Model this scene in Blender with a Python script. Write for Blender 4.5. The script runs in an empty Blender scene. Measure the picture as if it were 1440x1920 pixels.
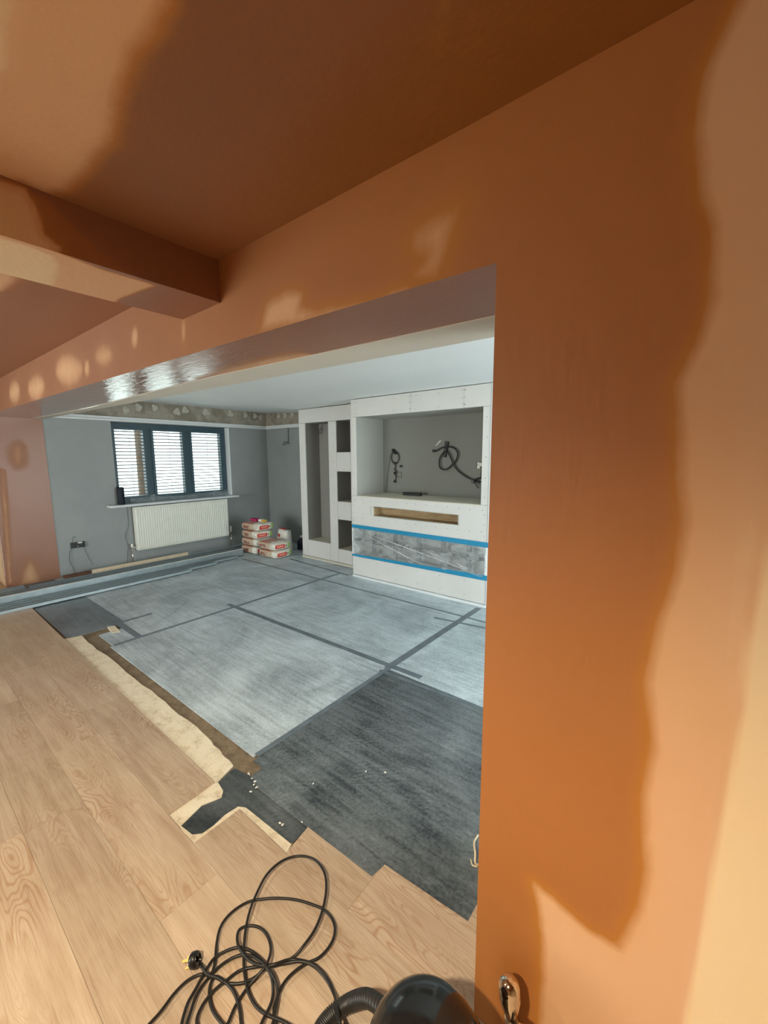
import bpy, math, random
import numpy as np
from mathutils import Vector, Matrix, noise

random.seed(7)
S = bpy.context.scene
COL = S.collection
PI = math.pi

# ------------------------------------------------------------------ camera
H = 1.57
yaw, pit, rol, FPX = 0.67213722, 0.13602883, -0.00487788, 766.23
cF = Vector((-math.sin(yaw)*math.cos(pit), math.cos(yaw)*math.cos(pit), -math.sin(pit)))
r0 = Vector((math.cos(yaw), math.sin(yaw), 0)); u0 = r0.cross(cF)
cR = r0*math.cos(rol) + u0*math.sin(rol); cU = u0*math.cos(rol) - r0*math.sin(rol)
cam = bpy.data.cameras.new('camera'); cam_o = bpy.data.objects.new('camera', cam); COL.objects.link(cam_o)
M = Matrix((cR, cU, -cF)).transposed().to_4x4(); M.translation = Vector((0, 0, H)); cam_o.matrix_world = M
cam.sensor_fit = 'HORIZONTAL'; cam.sensor_width = 36; cam.lens = 36*FPX/1440; cam.clip_start = 0.02
S.camera = cam_o

def ray(x, y): return cF*FPX + cR*(x-720) + cU*(960-y)
def fl(x, y, z=0.0):            # point at height z seen at a place in the 1440x1920 photograph
    d = ray(x, y); t = (z-H)/d.z; return Vector((d.x*t, d.y*t, z))
def onY(x, y, Y):
    d = ray(x, y); t = Y/d.y; return Vector((d.x*t, Y, d.z*t+H))
def onX(x, y, X):
    d = ray(x, y); t = X/d.x; return Vector((X, d.y*t, d.z*t+H))

# ------------------------------------------------------------------ sky, lights, exposure
S.view_settings.view_transform = 'Standard'; S.view_settings.look = 'None'
S.view_settings.gamma = 1; S.view_settings.use_curve_mapping = False
S.view_settings.exposure = 0.55
W = bpy.data.worlds.new('sky'); S.world = W; W.use_nodes = True
wn = W.node_tree.nodes; wl = W.node_tree.links; wn.clear()
wo = wn.new('ShaderNodeOutputWorld'); bg = wn.new('ShaderNodeBackground')
tc = wn.new('ShaderNodeTexCoord'); sp = wn.new('ShaderNodeSeparateXYZ'); cr = wn.new('ShaderNodeValToRGB')
mr = wn.new('ShaderNodeMapRange'); mr.inputs[1].default_value = -0.25; mr.inputs[2].default_value = 0.6
wl.new(tc.outputs['Generated'], sp.inputs[0]); wl.new(sp.outputs[2], mr.inputs[0]); wl.new(mr.outputs[0], cr.inputs[0])
cr.color_ramp.elements[0].color = (0.42, 0.47, 0.42, 1); cr.color_ramp.elements[1].color = (0.80, 0.93, 1.0, 1)
e = cr.color_ramp.elements.new(0.32); e.color = (0.92, 1.0, 1.0, 1)
wl.new(cr.outputs[0], bg.inputs[0]); bg.inputs[1].default_value = 3.4; wl.new(bg.outputs[0], wo.inputs[0])

def area(name, loc, rot, sx, sy, power, color, portal=False):
    L = bpy.data.lights.new(name, 'AREA'); L.shape = 'RECTANGLE'; L.size = sx; L.size_y = sy
    L.energy = power; L.color = color
    if portal: L.cycles.is_portal = True
    o = bpy.data.objects.new(name, L); o.location = loc; o.rotation_euler = rot; COL.objects.link(o); return o
# daylight through the window and two unseen glazed doors placed to light the rooms
area('window_portal', (-6.80, 3.08, 1.48), (0, -PI/2, 0), 1.2, 1.8, 1, (1, 1, 1), True)
DOOR_DAY = area('unseen_door_daylight', (1.78, 2.75, 1.05), (0, PI/2, 0), 2.0, 2.0, 105, (0.92, 0.97, 1.0))
PATIO_DAY = area('unseen_patio_daylight', (-4.0, -3.2, 1.05), (PI/2, 0, 0), 2.8, 2.0, 125, (1.0, 0.97, 0.93))
SPOTS = [(-1.95, -0.75, 62), (-0.25, -0.70, 230)]      # recessed ceiling lamps of the near room (x, y, watt)

# ------------------------------------------------------------------ helpers
def link(o, parent=None):
    COL.objects.link(o)
    if parent is not None: o.parent = parent
    return o
def tag(o, label=None, cat=None, group=None, kind=None):
    if label: o['label'] = label
    if cat: o['category'] = cat
    if group: o['group'] = group
    if kind: o['kind'] = kind
    return o
def empty(name, loc=(0, 0, 0), label=None, cat=None, group=None, kind=None):
    o = bpy.data.objects.new(name, None); o.location = loc; link(o); o.empty_display_size = 0.1
    return tag(o, label, cat, group, kind)

class MB:
    def __init__(s): s.v = []; s.f = []; s.sm = []
    def add(s, vs, fs, smooth=False):
        n = len(s.v); s.v += [tuple(v) for v in vs]
        for f in fs: s.f.append(tuple(i+n for i in f)); s.sm.append(smooth)
        return s
    def box(s, x0, x1, y0, y1, z0, z1):
        vs = [(x, y, z) for z in (z0, z1) for y in (y0, y1) for x in (x0, x1)]
        return s.add(vs, [(0, 2, 3, 1), (4, 5, 7, 6), (0, 1, 5, 4), (2, 6, 7, 3), (0, 4, 6, 2), (1, 3, 7, 5)])
    def bbox(s, x0, x1, y0, y1, z0, z1, b=0.003):      # chamfered box
        vs = []; 
        for sx in (0, 1):
            for sy in (0, 1):
                for sz in (0, 1):
                    X = (x0, x1)[sx]; Y = (y0, y1)[sy]; Z = (z0, z1)[sz]
                    dx = b*(1-2*sx); dy = b*(1-2*sy); dz = b*(1-2*sz)
                    vs += [(X, Y+dy, Z+dz), (X+dx, Y, Z+dz), (X+dx, Y+dy, Z)]
        I = lambda sx, sy, sz, k: ((sx*2+sy)*2+sz)*3+k
        fs = []
        for a in (0, 1):
            fs.append([I(a, 0, 0, 0), I(a, 1, 0, 0), I(a, 1, 1, 0), I(a, 0, 1, 0)])
            fs.append([I(0, a, 0, 1), I(1, a, 0, 1), I(1, a, 1, 1), I(0, a, 1, 1)])
            fs.append([I(0, 0, a, 2), I(1, 0, a, 2), I(1, 1, a, 2), I(0, 1, a, 2)])
            for c in (0, 1):
                fs.append([I(a, c, 0, 0), I(a, c, 1, 0), I(a, c, 1, 1), I(a, c, 0, 1)])
                fs.append([I(a, 0, c, 0), I(a, 1, c, 0), I(a, 1, c, 2), I(a, 0, c, 2)])
                fs.append([I(0, a, c, 1), I(1, a, c, 1), I(1, a, c, 2), I(0, a, c, 2)])
                for d in (0, 1): fs.append([I(a, c, d, 0), I(a, c, d, 1), I(a, c, d, 2)])
        return s.add(vs, fs)
    def quad(s, a, b, c, d): return s.add([a, b, c, d], [(0, 1, 2, 3)])
    def tube(s, pts, r, n=8, closed=False, caps=True):
        pts = [Vector(p) for p in pts]; m = len(pts)
        rr = r if hasattr(r, '__len__') else [r]*m
        T = []
        for i in range(m):
            a = pts[(i-1) % m] if (closed or i) else pts[0]; b = pts[(i+1) % m] if (closed or i < m-1) else pts[-1]
            t = (b-a); T.append(t.normalized() if t.length > 1e-9 else Vector((0, 0, 1)))
        nn = T[0].orthogonal().normalized(); vs = []
        for i in range(m):
            nn = (nn - T[i]*nn.dot(T[i]))
            nn = nn.normalized() if nn.length > 1e-6 else T[i].orthogonal().normalized()
            bb = T[i].cross(nn)
            for k in range(n):
                a = 2*PI*k/n; vs.append(pts[i] + (nn*math.cos(a)+bb*math.sin(a))*rr[i])
        fs = []
        for i in range(m if closed else m-1):
            j = (i+1) % m
            for k in range(n): fs.append((i*n+k, i*n+(k+1) % n, j*n+(k+1) % n, j*n+k))
        s.add(vs, fs, True)
        if caps and not closed:
            b = len(s.v)-len(vs)
            s.f.append(tuple(b+k for k in reversed(range(n)))); s.sm.append(False)
            s.f.append(tuple(b+(m-1)*n+k for k in range(n))); s.sm.append(False)
        return s
    def lathe(s, prof, n=32, mat=None):       # profile (r, z) about local z, mat places it
        vs = []; fs = []
        for r, z in prof:
            for k in range(n):
                a = 2*PI*k/n; v = Vector((r*math.cos(a), r*math.sin(a), z))
                vs.append(mat @ v if mat else v)
        m = len(prof)
        for i in range(m-1):
            for k in range(n): fs.append((i*n+k, i*n+(k+1) % n, (i+1)*n+(k+1) % n, (i+1)*n+k))
        s.add(vs, fs, True)
        b = len(s.v)-len(vs)
        if prof[0][0] > 1e-5: s.f.append(tuple(b+k for k in reversed(range(n)))); s.sm.append(False)
        if prof[-1][0] > 1e-5: s.f.append(tuple(b+(m-1)*n+k for k in range(n))); s.sm.append(False)
        return s
    def poly(s, pts, z0, z1):                 # vertical prism from a plan outline
        n = len(pts); vs = [(p[0], p[1], z0) for p in pts]+[(p[0], p[1], z1) for p in pts]
        a = sum(pts[i][0]*pts[(i+1) % n][1]-pts[(i+1) % n][0]*pts[i][1] for i in range(n))
        o = list(range(n)) if a > 0 else list(reversed(range(n)))
        fs = [tuple(n+i for i in o), tuple(reversed(o))]
        for k in range(n):
            i, j = o[k], o[(k+1) % n]; fs.append((i, j, n+j, n+i))
        return s.add(vs, fs)
    def build(s, name, mat=None, parent=None, **kw):
        me = bpy.data.meshes.new(name); me.from_pydata(s.v, [], s.f)
        me.polygons.foreach_set('use_smooth', s.sm); me.update()
        o = bpy.data.objects.new(name, me)
        if mat: me.materials.append(mat)
        link(o, parent)
        return tag(o, **kw)

def smooth_path(pts, sub=8, closed=False):
    P = [Vector(p) for p in pts]; n = len(P); out = []
    rng = range(n) if closed else range(n-1)
    for i in rng:
        if closed: a, b, c, d = P[(i-1) % n], P[i], P[(i+1) % n], P[(i+2) % n]
        else: a, b, c, d = P[max(i-1, 0)], P[i], P[i+1], P[min(i+2, n-1)]
        for k in range(sub):
            t = k/sub
            out.append(0.5*((2*b)+(c-a)*t+(2*a-5*b+4*c-d)*t*t+(3*b-a-3*c+d)*t**3))
    if not closed: out.append(P[-1])
    return out

# ------------------------------------------------------------------ materials
def lin(c):
    return tuple(((v/255)/12.92 if v/255 <= 0.04045 else ((v/255+0.055)/1.055)**2.4) for v in c)+(1,)
class Mat:
    def __init__(s, name, rough=0.6, color=(200, 200, 200), metal=0, spec=0.5):
        s.m = bpy.data.materials.new(name); s.m.use_nodes = True; s.t = s.m.node_tree; s.n = s.t.nodes
        s.b = s.n['Principled BSDF']; s.b.inputs['Roughness'].default_value = rough
        s.b.inputs['Base Color'].default_value = lin(color); s.b.inputs['Metallic'].default_value = metal
        s.b.inputs['Specular IOR Level'].default_value = spec
    def N(s, t, **k):
        n = s.n.new(t)
        for a, b in k.items():
            if a in n.inputs.keys(): n.inputs[a].default_value = b
            else: setattr(n, a, b)
        return n
    def L(s, a, b): s.t.links.new(a, b)
    def coord(s, kind='Object', scale=(1, 1, 1), rot=(0, 0, 0), rnd=False):
        tc = s.N('ShaderNodeTexCoord'); mp = s.N('ShaderNodeMapping'); mp.inputs['Scale'].default_value = scale
        mp.inputs['Rotation'].default_value = rot; s.L(tc.outputs[kind], mp.inputs[0])
        if rnd:
            oi = s.N('ShaderNodeObjectInfo'); ma = s.N('ShaderNodeMath', operation='MULTIPLY'); ma.inputs[1].default_value = 37.0
            s.L(oi.outputs['Random'], ma.inputs[0]); s.L(ma.outputs[0], mp.inputs['Location'])
        return mp.outputs[0]
    def noise(s, vec, scale=5, detail=4, rough=0.5, dist=0):
        n = s.N('ShaderNodeTexNoise'); n.inputs['Scale'].default_value = scale; n.inputs['Detail'].default_value = detail
        n.inputs['Roughness'].default_value = rough; n.inputs['Distortion'].default_value = dist
        s.L(vec, n.inputs['Vector']); return n.outputs['Fac']
    def ramp(s, fac, stops):
        r = s.N('ShaderNodeValToRGB'); els = r.color_ramp.elements
        while len(els) < len(stops): els.new(0.5)
        for e, (p, c) in zip(els, stops):
            e.position = p; e.color = c if len(c) == 4 else lin(c)
        s.L(fac, r.inputs[0]); return r.outputs[0]
    def mix(s, fac, a, b, mode='MIX'):
        m = s.N('ShaderNodeMix', data_type='RGBA', blend_type=mode)
        for sock, v in ((m.inputs[0], fac), (m.inputs[6], a), (m.inputs[7], b)):
            if isinstance(v, (int, float)): sock.default_value = v
            elif isinstance(v, tuple): sock.default_value = v if len(v) == 4 else lin(v)
            else: s.L(v, sock)
        return m.outputs[2]
    def math(s, op, a, b=0.0, clamp=False):
        m = s.N('ShaderNodeMath', operation=op); m.use_clamp = clamp
        for sock, v in ((m.inputs[0], a), (m.inputs[1], b)):
            if isinstance(v, (int, float)): sock.default_value = v
            else: s.L(v, sock)
        return m.outputs[0]
    def maprange(s, v, a, b, c=0.0, d=1.0):
        m = s.N('ShaderNodeMapRange')
        for i, x in enumerate((a, b, c, d)): m.inputs[i+1].default_value = x
        s.L(v, m.inputs[0]); return m.outputs[0]
    def color(s, c): s.L(c, s.b.inputs['Base Color'])
    def rough(s, c): s.L(c, s.b.inputs['Roughness'])
    def bump(s, h, strength=0.3, dist=0.01):
        b = s.N('ShaderNodeBump'); b.inputs['Strength'].default_value = strength; b.inputs['Distance'].default_value = dist
        s.L(h, b.inputs['Height']); s.L(b.outputs[0], s.b.inputs['Normal'])

def plain(name, color, rough=0.6, metal=0, var=0.06, scale=6, bump=0.0, spec=0.5):
    m = Mat(name, rough, color, metal, spec)
    if var or bump:
        f = m.noise(m.coord(), scale, 5)
        if var:
            g = m.maprange(f, 0.3, 0.7, 1-var, 1+var)
            hs = m.N('ShaderNodeHueSaturation'); hs.inputs['Color'].default_value = lin(color); m.L(g, hs.inputs['Value']); m.color(hs.outputs[0])
        if bump:
            m.bump(m.noise(m.coord(), scale*6, 4), bump, 0.004)
    return m.m

def plaster_mat(name, rw, rd, wave=0.0, wet=(170, 108, 54)):
    m = Mat(name, 0.5)
    at = m.N('ShaderNodeAttribute', attribute_name='dry'); v = at.outputs['Fac']
    co = m.coord()
    n1 = m.noise(co, 2.2, 5, 0.6, 0.6); n2 = m.noise(m.coord(scale=(1, 1, 0.3)), 30, 4, 0.6)
    edge = m.math('MULTIPLY', m.math('SUBTRACT', n1, 0.5), 0.55)
    e2 = m.math('MULTIPLY', m.math('SUBTRACT', n2, 0.5), 0.16)
    vv = m.math('ADD', m.math('ADD', v, edge), e2)
    c = m.ramp(m.maprange(vv, -0.5, 2.5, 0, 1), [(0.0, tuple(int(k*0.93) for k in wet)), (0.20, wet), (0.30, (176, 114, 44)), (0.42, (214, 168, 126)), (0.62, (216, 174, 136)), (0.80, (230, 204, 164)), (1.0, (226, 212, 186))])
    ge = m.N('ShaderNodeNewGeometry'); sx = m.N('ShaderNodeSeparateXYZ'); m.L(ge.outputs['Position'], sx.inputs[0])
    pk = m.math('MULTIPLY', m.maprange(sx.outputs[0], -0.7, -2.6, 0.0, 0.9), m.maprange(vv, 0.50, 1.05, 1.0, 0.25))  # pinker towards the left: cooler room light painted into the plaster colour
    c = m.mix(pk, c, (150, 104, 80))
    m.color(c)
    rg = m.maprange(vv, 0.1, 0.9, rw, rd)
    if wave: rg = m.math('MAXIMUM', rg, m.maprange(sx.outputs[0], -1.3, -2.3, 0.42, rw))
    m.rough(rg)
    hb = m.math('ADD', m.math('MULTIPLY', m.noise(m.coord(scale=(1, 1, 0.25)), 60, 4), 0.35), m.noise(co, 4, 3))
    if wave:
        w = m.noise(m.coord(scale=(1.0, 3.2, 3.2)), 7, 5, 0.62, 1.2)
        hb = m.math('ADD', m.math('MULTIPLY', hb, 0.4), m.math('MULTIPLY', w, wave))
    m.bump(hb, 0.16 if wave else 0.35, 0.02 if wave else 0.008)
    return m.m
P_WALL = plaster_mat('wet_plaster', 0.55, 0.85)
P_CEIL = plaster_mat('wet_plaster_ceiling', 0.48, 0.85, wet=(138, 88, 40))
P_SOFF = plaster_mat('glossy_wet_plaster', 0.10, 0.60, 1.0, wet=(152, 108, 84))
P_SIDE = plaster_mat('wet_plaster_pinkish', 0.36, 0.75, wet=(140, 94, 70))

def greywall():
    m = Mat('grey_wall_paint', 0.55, (146, 150, 149))
    f = m.noise(m.coord(), 1.5, 5, 0.6); m.color(m.ramp(f, [(0.3, (140, 145, 145)), (0.7, (154, 158, 157))]))
    m.bump(m.noise(m.coord(), 90, 3), 0.12, 0.003); return m.m
GREY = greywall()
def stripped():
    m = Mat('stripped_wall_band', 0.85)
    f = m.noise(m.coord(), 3.2, 6, 0.65, 0.8)
    m.color(m.ramp(f, [(0.25, (120, 110, 92)), (0.45, (142, 134, 120)), (0.55, (165, 158, 146)), (0.75, (150, 130, 95))])); m.bump(f, 0.4, 0.01); return m.m
BAND = stripped()
WHITEC = plain('white_ceiling_paint', (236, 240, 241), 0.6, var=0.02, scale=2)
WHITEP = plain('white_gloss_paint', (226, 230, 232), 0.35, var=0.03)
SILLW = plain('white_sill_board', (214, 218, 222), 0.35, var=0.04)
BOARD = plain('plasterboard_paper', (218, 217, 214), 0.75, var=0.035, scale=3, bump=0.1)
BOARD2 = plain('bare_plasterboard_soffit', (200, 196, 184), 0.75, var=0.04, scale=3)
BOARDG = plain('plasterboard_grey_liner', (176, 176, 170), 0.8, var=0.04, scale=3)
NICHEB = plain('recess_back_grey_paint', (134, 134, 128), 0.7, var=0.03, scale=2)
CREAM = plain('cream_shelf_board', (214, 208, 192), 0.7, var=0.04)
SCREW = plain('dark_screw_head', (96, 94, 90), 0.5, var=0)
RAWWOOD = plain('raw_timber', (176, 152, 116), 0.7, var=0.12, scale=9)
DARKGAP = plain('dark_gap', (36, 34, 32), 0.9, var=0)
BLACKP = plain('black_plastic', (22, 22, 23), 0.35, var=0.1)
CABLEM = plain('black_rubber_cable', (30, 28, 25), 0.42, var=0.1, scale=20)
CABLEG = plain('grey_cable', (92, 96, 96), 0.5, var=0.05)
CHROME = plain('chrome', (225, 215, 200), 0.10, 1.0, var=0)
BRASS = plain('brass_pins', (214, 180, 110), 0.22, 1.0, var=0)
BLUETAPE = plain('blue_masking_tape', (0, 136, 180), 0.55, var=0.05, scale=20)
RADW = plain('radiator_enamel', (232, 232, 222), 0.35, var=0.02)
FRAMED = plain('dark_teal_window_frame', (62, 84, 94), 0.4, var=0.08)
SLATM = plain('white_shutter_slat', (150, 158, 160), 0.5, var=0.02)
BARK = plain('tree_bark', (96, 74, 56), 0.9, var=0.3, scale=18, bump=0.5)
GRASS = plain('garden_ground', (196, 200, 190), 0.95, var=0.2, scale=2)
PAPERW = plain('white_paper', (232, 228, 220), 0.7, var=0.05)

def steel():
    m = Mat('galvanised_steel', 0.38, (168, 180, 184), 0.75)
    f = m.noise(m.coord(), 14, 5); m.color(m.ramp(f, [(0.3, (166, 178, 182)), (0.7, (184, 194, 197))])); return m.m
STEEL = steel()
LIPGLINT = plain('painted_lip_glint', (238, 242, 242), 0.3, 0.0, var=0)  # painted highlight: near-white strip for light catching the upright stud's top edge

def oak():
    m = Mat('oak_laminate', 0.42)
    oi = m.N('ShaderNodeObjectInfo')
    tc = m.N('ShaderNodeTexCoord'); cb = m.N('ShaderNodeCombineXYZ')
    mul = m.math('MULTIPLY', oi.outputs['Random'], 23.0); m.L(mul, cb.inputs[0]); m.L(m.math('MULTIPLY', oi.outputs['Random'], 71.0), cb.inputs[1])
    va = m.N('ShaderNodeVectorMath', operation='ADD'); m.L(tc.outputs['Object'], va.inputs[0]); m.L(cb.outputs[0], va.inputs[1])
    def mp(sc):
        p = m.N('ShaderNodeMapping'); p.inputs['Scale'].default_value = sc; m.L(va.outputs[0], p.inputs[0]); return p.outputs[0]
    big = m.noise(mp((1.1, 5.5, 1)), 1.5, 2, 0.5, 0.3)
    rings = m.math('FRACT', m.math('MULTIPLY', big, 26.0))
    tri = m.math('ABSOLUTE', m.math('SUBTRACT', rings, 0.5))
    fine = m.noise(mp((4, 170, 1)), 1.5, 6, 0.7)
    mid = m.noise(mp((1.2, 12, 1)), 2.0, 4, 0.6, 0.5)
    msk = m.maprange(m.noise(mp((0.9, 3, 1)), 1.3, 2), 0.46, 0.60)
    base = m.ramp(mid, [(0.28, (172, 148, 124)), (0.5, (188, 166, 142)), (0.72, (202, 182, 158))])
    line = m.math('MULTIPLY', m.maprange(tri, 0.03, 0.24, 0.6, 0.0), msk)
    c1 = m.mix(line, base, (158, 116, 80))
    gr = m.maprange(fine, 0.48, 0.70, 0.0, 0.65)
    c2 = m.mix(gr, c1, (150, 120, 92))
    hs = m.N('ShaderNodeHueSaturation'); m.L(c2, hs.inputs['Color']); m.L(m.maprange(oi.outputs['Random'], 0, 1, 0.90, 1.08), hs.inputs['Value'])
    dust = m.maprange(m.noise(m.coord(scale=(1, 1, 1)), 1.6, 5, 0.6, 0.7), 0.5, 0.72, 0.0, 0.35)
    m.color(m.mix(dust, hs.outputs[0], (206, 186, 160)))
    m.bump(m.math('ADD', fine, m.math('MULTIPLY', tri, 0.3)), 0.12, 0.002)
    m.rough(m.maprange(mid, 0.3, 0.7, 0.36, 0.5))
    return m.m
OAK = oak()

def underlay(name, dustamt, dark=(54, 62, 68), dusty=(150, 166, 174)):
    m = Mat(name, 0.5)
    cloud = m.noise(m.coord(), 1.7, 6, 0.62, 0.8)
    streak = m.noise(m.coord(scale=(1.2, 16, 1)), 2.2, 5, 0.65, 0.4)
    speck = m.noise(m.coord(), 60, 5, 0.75, 0.5)
    # shoe-sole print rows, in curved patches
    w = m.N('ShaderNodeTexWave', wave_type='RINGS', rings_direction='Z'); w.inputs['Scale'].default_value = 14; w.inputs['Distortion'].default_value = 9; w.inputs['Detail'].default_value = 2; w.inputs['Detail Scale'].default_value = 0.6
    m.L(m.coord(), w.inputs['Vector'])
    pm = m.maprange(m.noise(m.coord(), 4.5, 3, 0.5, 0.5), 0.5, 0.62)
    prints = m.math('MULTIPLY', m.math('MULTIPLY', w.outputs['Fac'], pm), 0.12)
    d = m.math('ADD', m.maprange(cloud, 0.3, 0.7, -0.25, 0.3), m.maprange(streak, 0.3, 0.7, -0.20, 0.20))
    d = m.math('ADD', d, m.maprange(speck, 0.35, 0.7, -0.16, 0.2)); d = m.math('ADD', d, prints)
    d = m.math('ADD', d, dustamt, True)
    m.color(m.mix(d, dark, dusty)); m.rough(m.maprange(d, 0.0, 1.0, 0.34, 0.55))
    m.bump(m.math('ADD', speck, m.noise(m.coord(scale=(1, 12, 1)), 3, 3)), 0.15, 0.003)
    return m.m
UND_L = underlay('dusty_underlay', 0.66, (76, 88, 96), (204, 218, 224))
UND_M = underlay('underlay_mid', 0.38, (64, 72, 78), (150, 160, 166))
UND_D = underlay('dark_underlay', 0.30, (46, 53, 58), (140, 150, 154))
UND_K = underlay('bare_dark_underlay', 0.22, (44, 50, 54), (110, 118, 120))
TAPE = plain('grey_seam_tape', (102, 114, 122), 0.4, var=0.2, scale=12)

def rough_mat(name, stops, scale=8, bump=0.6, dist=0.02, rough=0.9):
    m = Mat(name, rough); f = m.noise(m.coord(), scale, 8, 0.7, 0.6); g = m.noise(m.coord(), scale*7, 4, 0.6)
    v = m.math('ADD', m.math('MULTIPLY', f, 0.75), m.math('MULTIPLY', g, 0.25)); m.color(m.ramp(v, stops)); m.bump(v, bump, dist); return m.m
SCREED = rough_mat('cream_levelling_compound', [(0.30, (150, 124, 96)), (0.38, (208, 192, 162)), (0.50, (230, 218, 192)), (0.8, (242, 234, 214))], 12)
CONC = rough_mat('brown_concrete_slab', [(0.30, (88, 74, 58)), (0.5, (128, 112, 90)), (0.7, (150, 134, 110))], 10)
DAB = rough_mat('white_adhesive_dab', [(0.3, (170, 166, 156)), (0.7, (212, 208, 198))], 20)

def slotwood():
    m = Mat('slot_timber_lining', 0.7); f = m.noise(m.coord(scale=(2, 30, 30)), 3, 4)
    m.color(m.ramp(f, [(0.3, (148, 120, 84)), (0.7, (196, 172, 134))])); return m.m
SLOTW = slotwood()

def poly_film():
    m = Mat('clear_polythene_sheet', 0.22, (225, 232, 235)); 
    tr = m.N('ShaderNodeBsdfTransparent'); tr.inputs[0].default_value = (0.93, 0.95, 0.96, 1)
    mx = m.N('ShaderNodeMixShader')
    f = m.noise(m.coord(scale=(1, 1, 2.2), rot=(0, 0.35, 0)), 6, 7, 0.7, 1.0)
    m.L(m.maprange(f, 0.35, 0.70, 0.12, 0.48), mx.inputs[0]); m.L(tr.outputs[0], mx.inputs[1]); m.L(m.b.outputs[0], mx.inputs[2])
    m.L(mx.outputs[0], m.n['Material Output'].inputs[0]); return m.m
FILM = poly_film()
FOLD = plain('film_fold', (236, 240, 240), 0.25, var=0)
def glass():
    m = bpy.data.materials.new('window_glass'); m.use_nodes = True; n = m.node_tree.nodes; l = m.node_tree.links; n.clear()
    o = n.new('ShaderNodeOutputMaterial'); t = n.new('ShaderNodeBsdfTransparent'); g = n.new('ShaderNodeBsdfGlossy'); g.inputs['Roughness'].default_value = 0.02
    fr = n.new('ShaderNodeFresnel'); fr.inputs[0].default_value = 1.45; mx = n.new('ShaderNodeMixShader')
    t.inputs[0].default_value = (0.95, 0.98, 0.97, 1)
    l.new(fr.outputs[0], mx.inputs[0]); l.new(t.outputs[0], mx.inputs[1]); l.new(g.outputs[0], mx.inputs[2]); l.new(mx.outputs[0], o.inputs[0]); return m
GLASS = glass()

# ------------------------------------------------------------------ plaster patches with a dryness map
def sdf(P, poly):               # signed distance, positive inside
    P = np.asarray(P, float); poly = np.asarray(poly, float)
    a = poly; b = np.roll(poly, -1, 0); d = np.full(len(P), 1e9); ins = np.zeros(len(P), bool)
    for p, q in zip(a, b):
        e = q-p; w = P-p; t = np.clip((w@e)/max(e@e, 1e-12), 0, 1); d = np.minimum(d, np.hypot(*(w-np.outer(t, e)).T))
        c = (p[1] > P[:, 1]) != (q[1] > P[:, 1])
        with np.errstate(divide='ignore', invalid='ignore'):
            x = (q[0]-p[0])*(P[:, 1]-p[1])/(q[1]-p[1])+p[0]
        ins ^= c & (P[:, 0] < x)
    return np.where(ins, d, -d)
def step(d, w): t = np.clip(d/w*0.5+0.5, 0, 1); return t*t*(3-2*t)

def patch(c00, c10, c11, c01, step_m, flip=False):
    c = [np.array(v, float) for v in (c00, c10, c11, c01)]
    nu = max(1, int(np.linalg.norm(c[1]-c[0])/step_m)); nv = max(1, int(np.linalg.norm(c[3]-c[0])/step_m))
    u, v = np.meshgrid(np.linspace(0, 1, nu+1), np.linspace(0, 1, nv+1)); u = u.ravel()[:, None]; v = v.ravel()[:, None]
    V = c[0]*(1-u)*(1-v)+c[1]*u*(1-v)+c[2]*u*v+c[3]*(1-u)*v
    i = np.arange(nu)[None, :]+np.arange(nv)[:, None]*(nu+1); i = i.ravel()
    F = np.stack([i, i+1, i+nu+2, i+nu+1], 1)
    return V, (F[:, ::-1] if flip else F)
def plaster_obj(name, patches, dryfn, mat, parent=None, kind='structure'):
    Vs, Fs, n = [], [], 0
    for V, F in patches: Vs.append(V); Fs.append(F+n); n += len(V)
    V = np.concatenate(Vs); F = np.concatenate(Fs)
    me = bpy.data.meshes.new(name); me.vertices.add(len(V)); me.vertices.foreach_set('co', V.ravel())
    me.loops.add(F.size); me.loops.foreach_set('vertex_index', F.ravel().astype(np.int32))
    me.polygons.add(len(F)); me.polygons.foreach_set('loop_start', np.arange(0, F.size, 4, dtype=np.int32))
    me.update(calc_edges=True)
    at = me.attributes.new('dry', 'FLOAT', 'POINT'); at.data.foreach_set('value', dryfn(V).astype(np.float32))
    me.materials.append(mat); o = bpy.data.objects.new(name, me); link(o, parent)
    return tag(o, kind=kind)

Y0, Y1 = 0.90, 1.43            # opening wall: near and far face
XP, XL, XR = -0.40, -6.60, 2.2
zb = lambda x: 1.985+0.0105*(-x-0.4)
zc = lambda x: 2.285+0.011*max(0, -x-0.5)
zf = lambda x: 2.275+max(0, -x-4.97)*0.062
NX0, NY0 = -7.4, -3.0          # far corner of the near room

def px_poly(fn, pts, ax): return [tuple(fn(x, y)[k] for k in ax) for x, y in pts]
onw = lambda x, y: onY(x, y, Y0)
dryA = px_poly(onw, [(1385, 0), (1320, 130), (1300, 250), (1310, 370), (1332, 430), (1330, 560), (1300, 640), (1262, 720), (1272, 830), (1270, 900), (1278, 980), (1265, 1080), (1235, 1180), (1210, 1280), (1222, 1400), (1205, 1500), (1215, 1630), (1200, 1700), (1160, 1775), (1100, 1740), (1020, 1670), (1000, 1655), (1020, 1760), (1010, 1920)], (0, 2))
dryA = dryA + [(-0.22, -0.1), (2.3, -0.1), (2.3, 2.4), (0.0, 2.4)]
creamA = px_poly(onw, [(1450, 960), (1430, 1023), (1400, 1160), (1385, 1230), (1380, 1330), (1360, 1420), (1340, 1530), (1318, 1660), (1300, 1760), (1270, 1920)], (0, 2))+[(0.1, -0.1), (2.3, -0.1), (2.3, 1.6)]
midA = px_poly(onw, [(1442, 540), (1425, 660), (1400, 760), (1378, 870), (1372, 980), (1350, 1100), (1340, 1240), (1380, 1330), (1450, 1000)], (0, 2))
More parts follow.
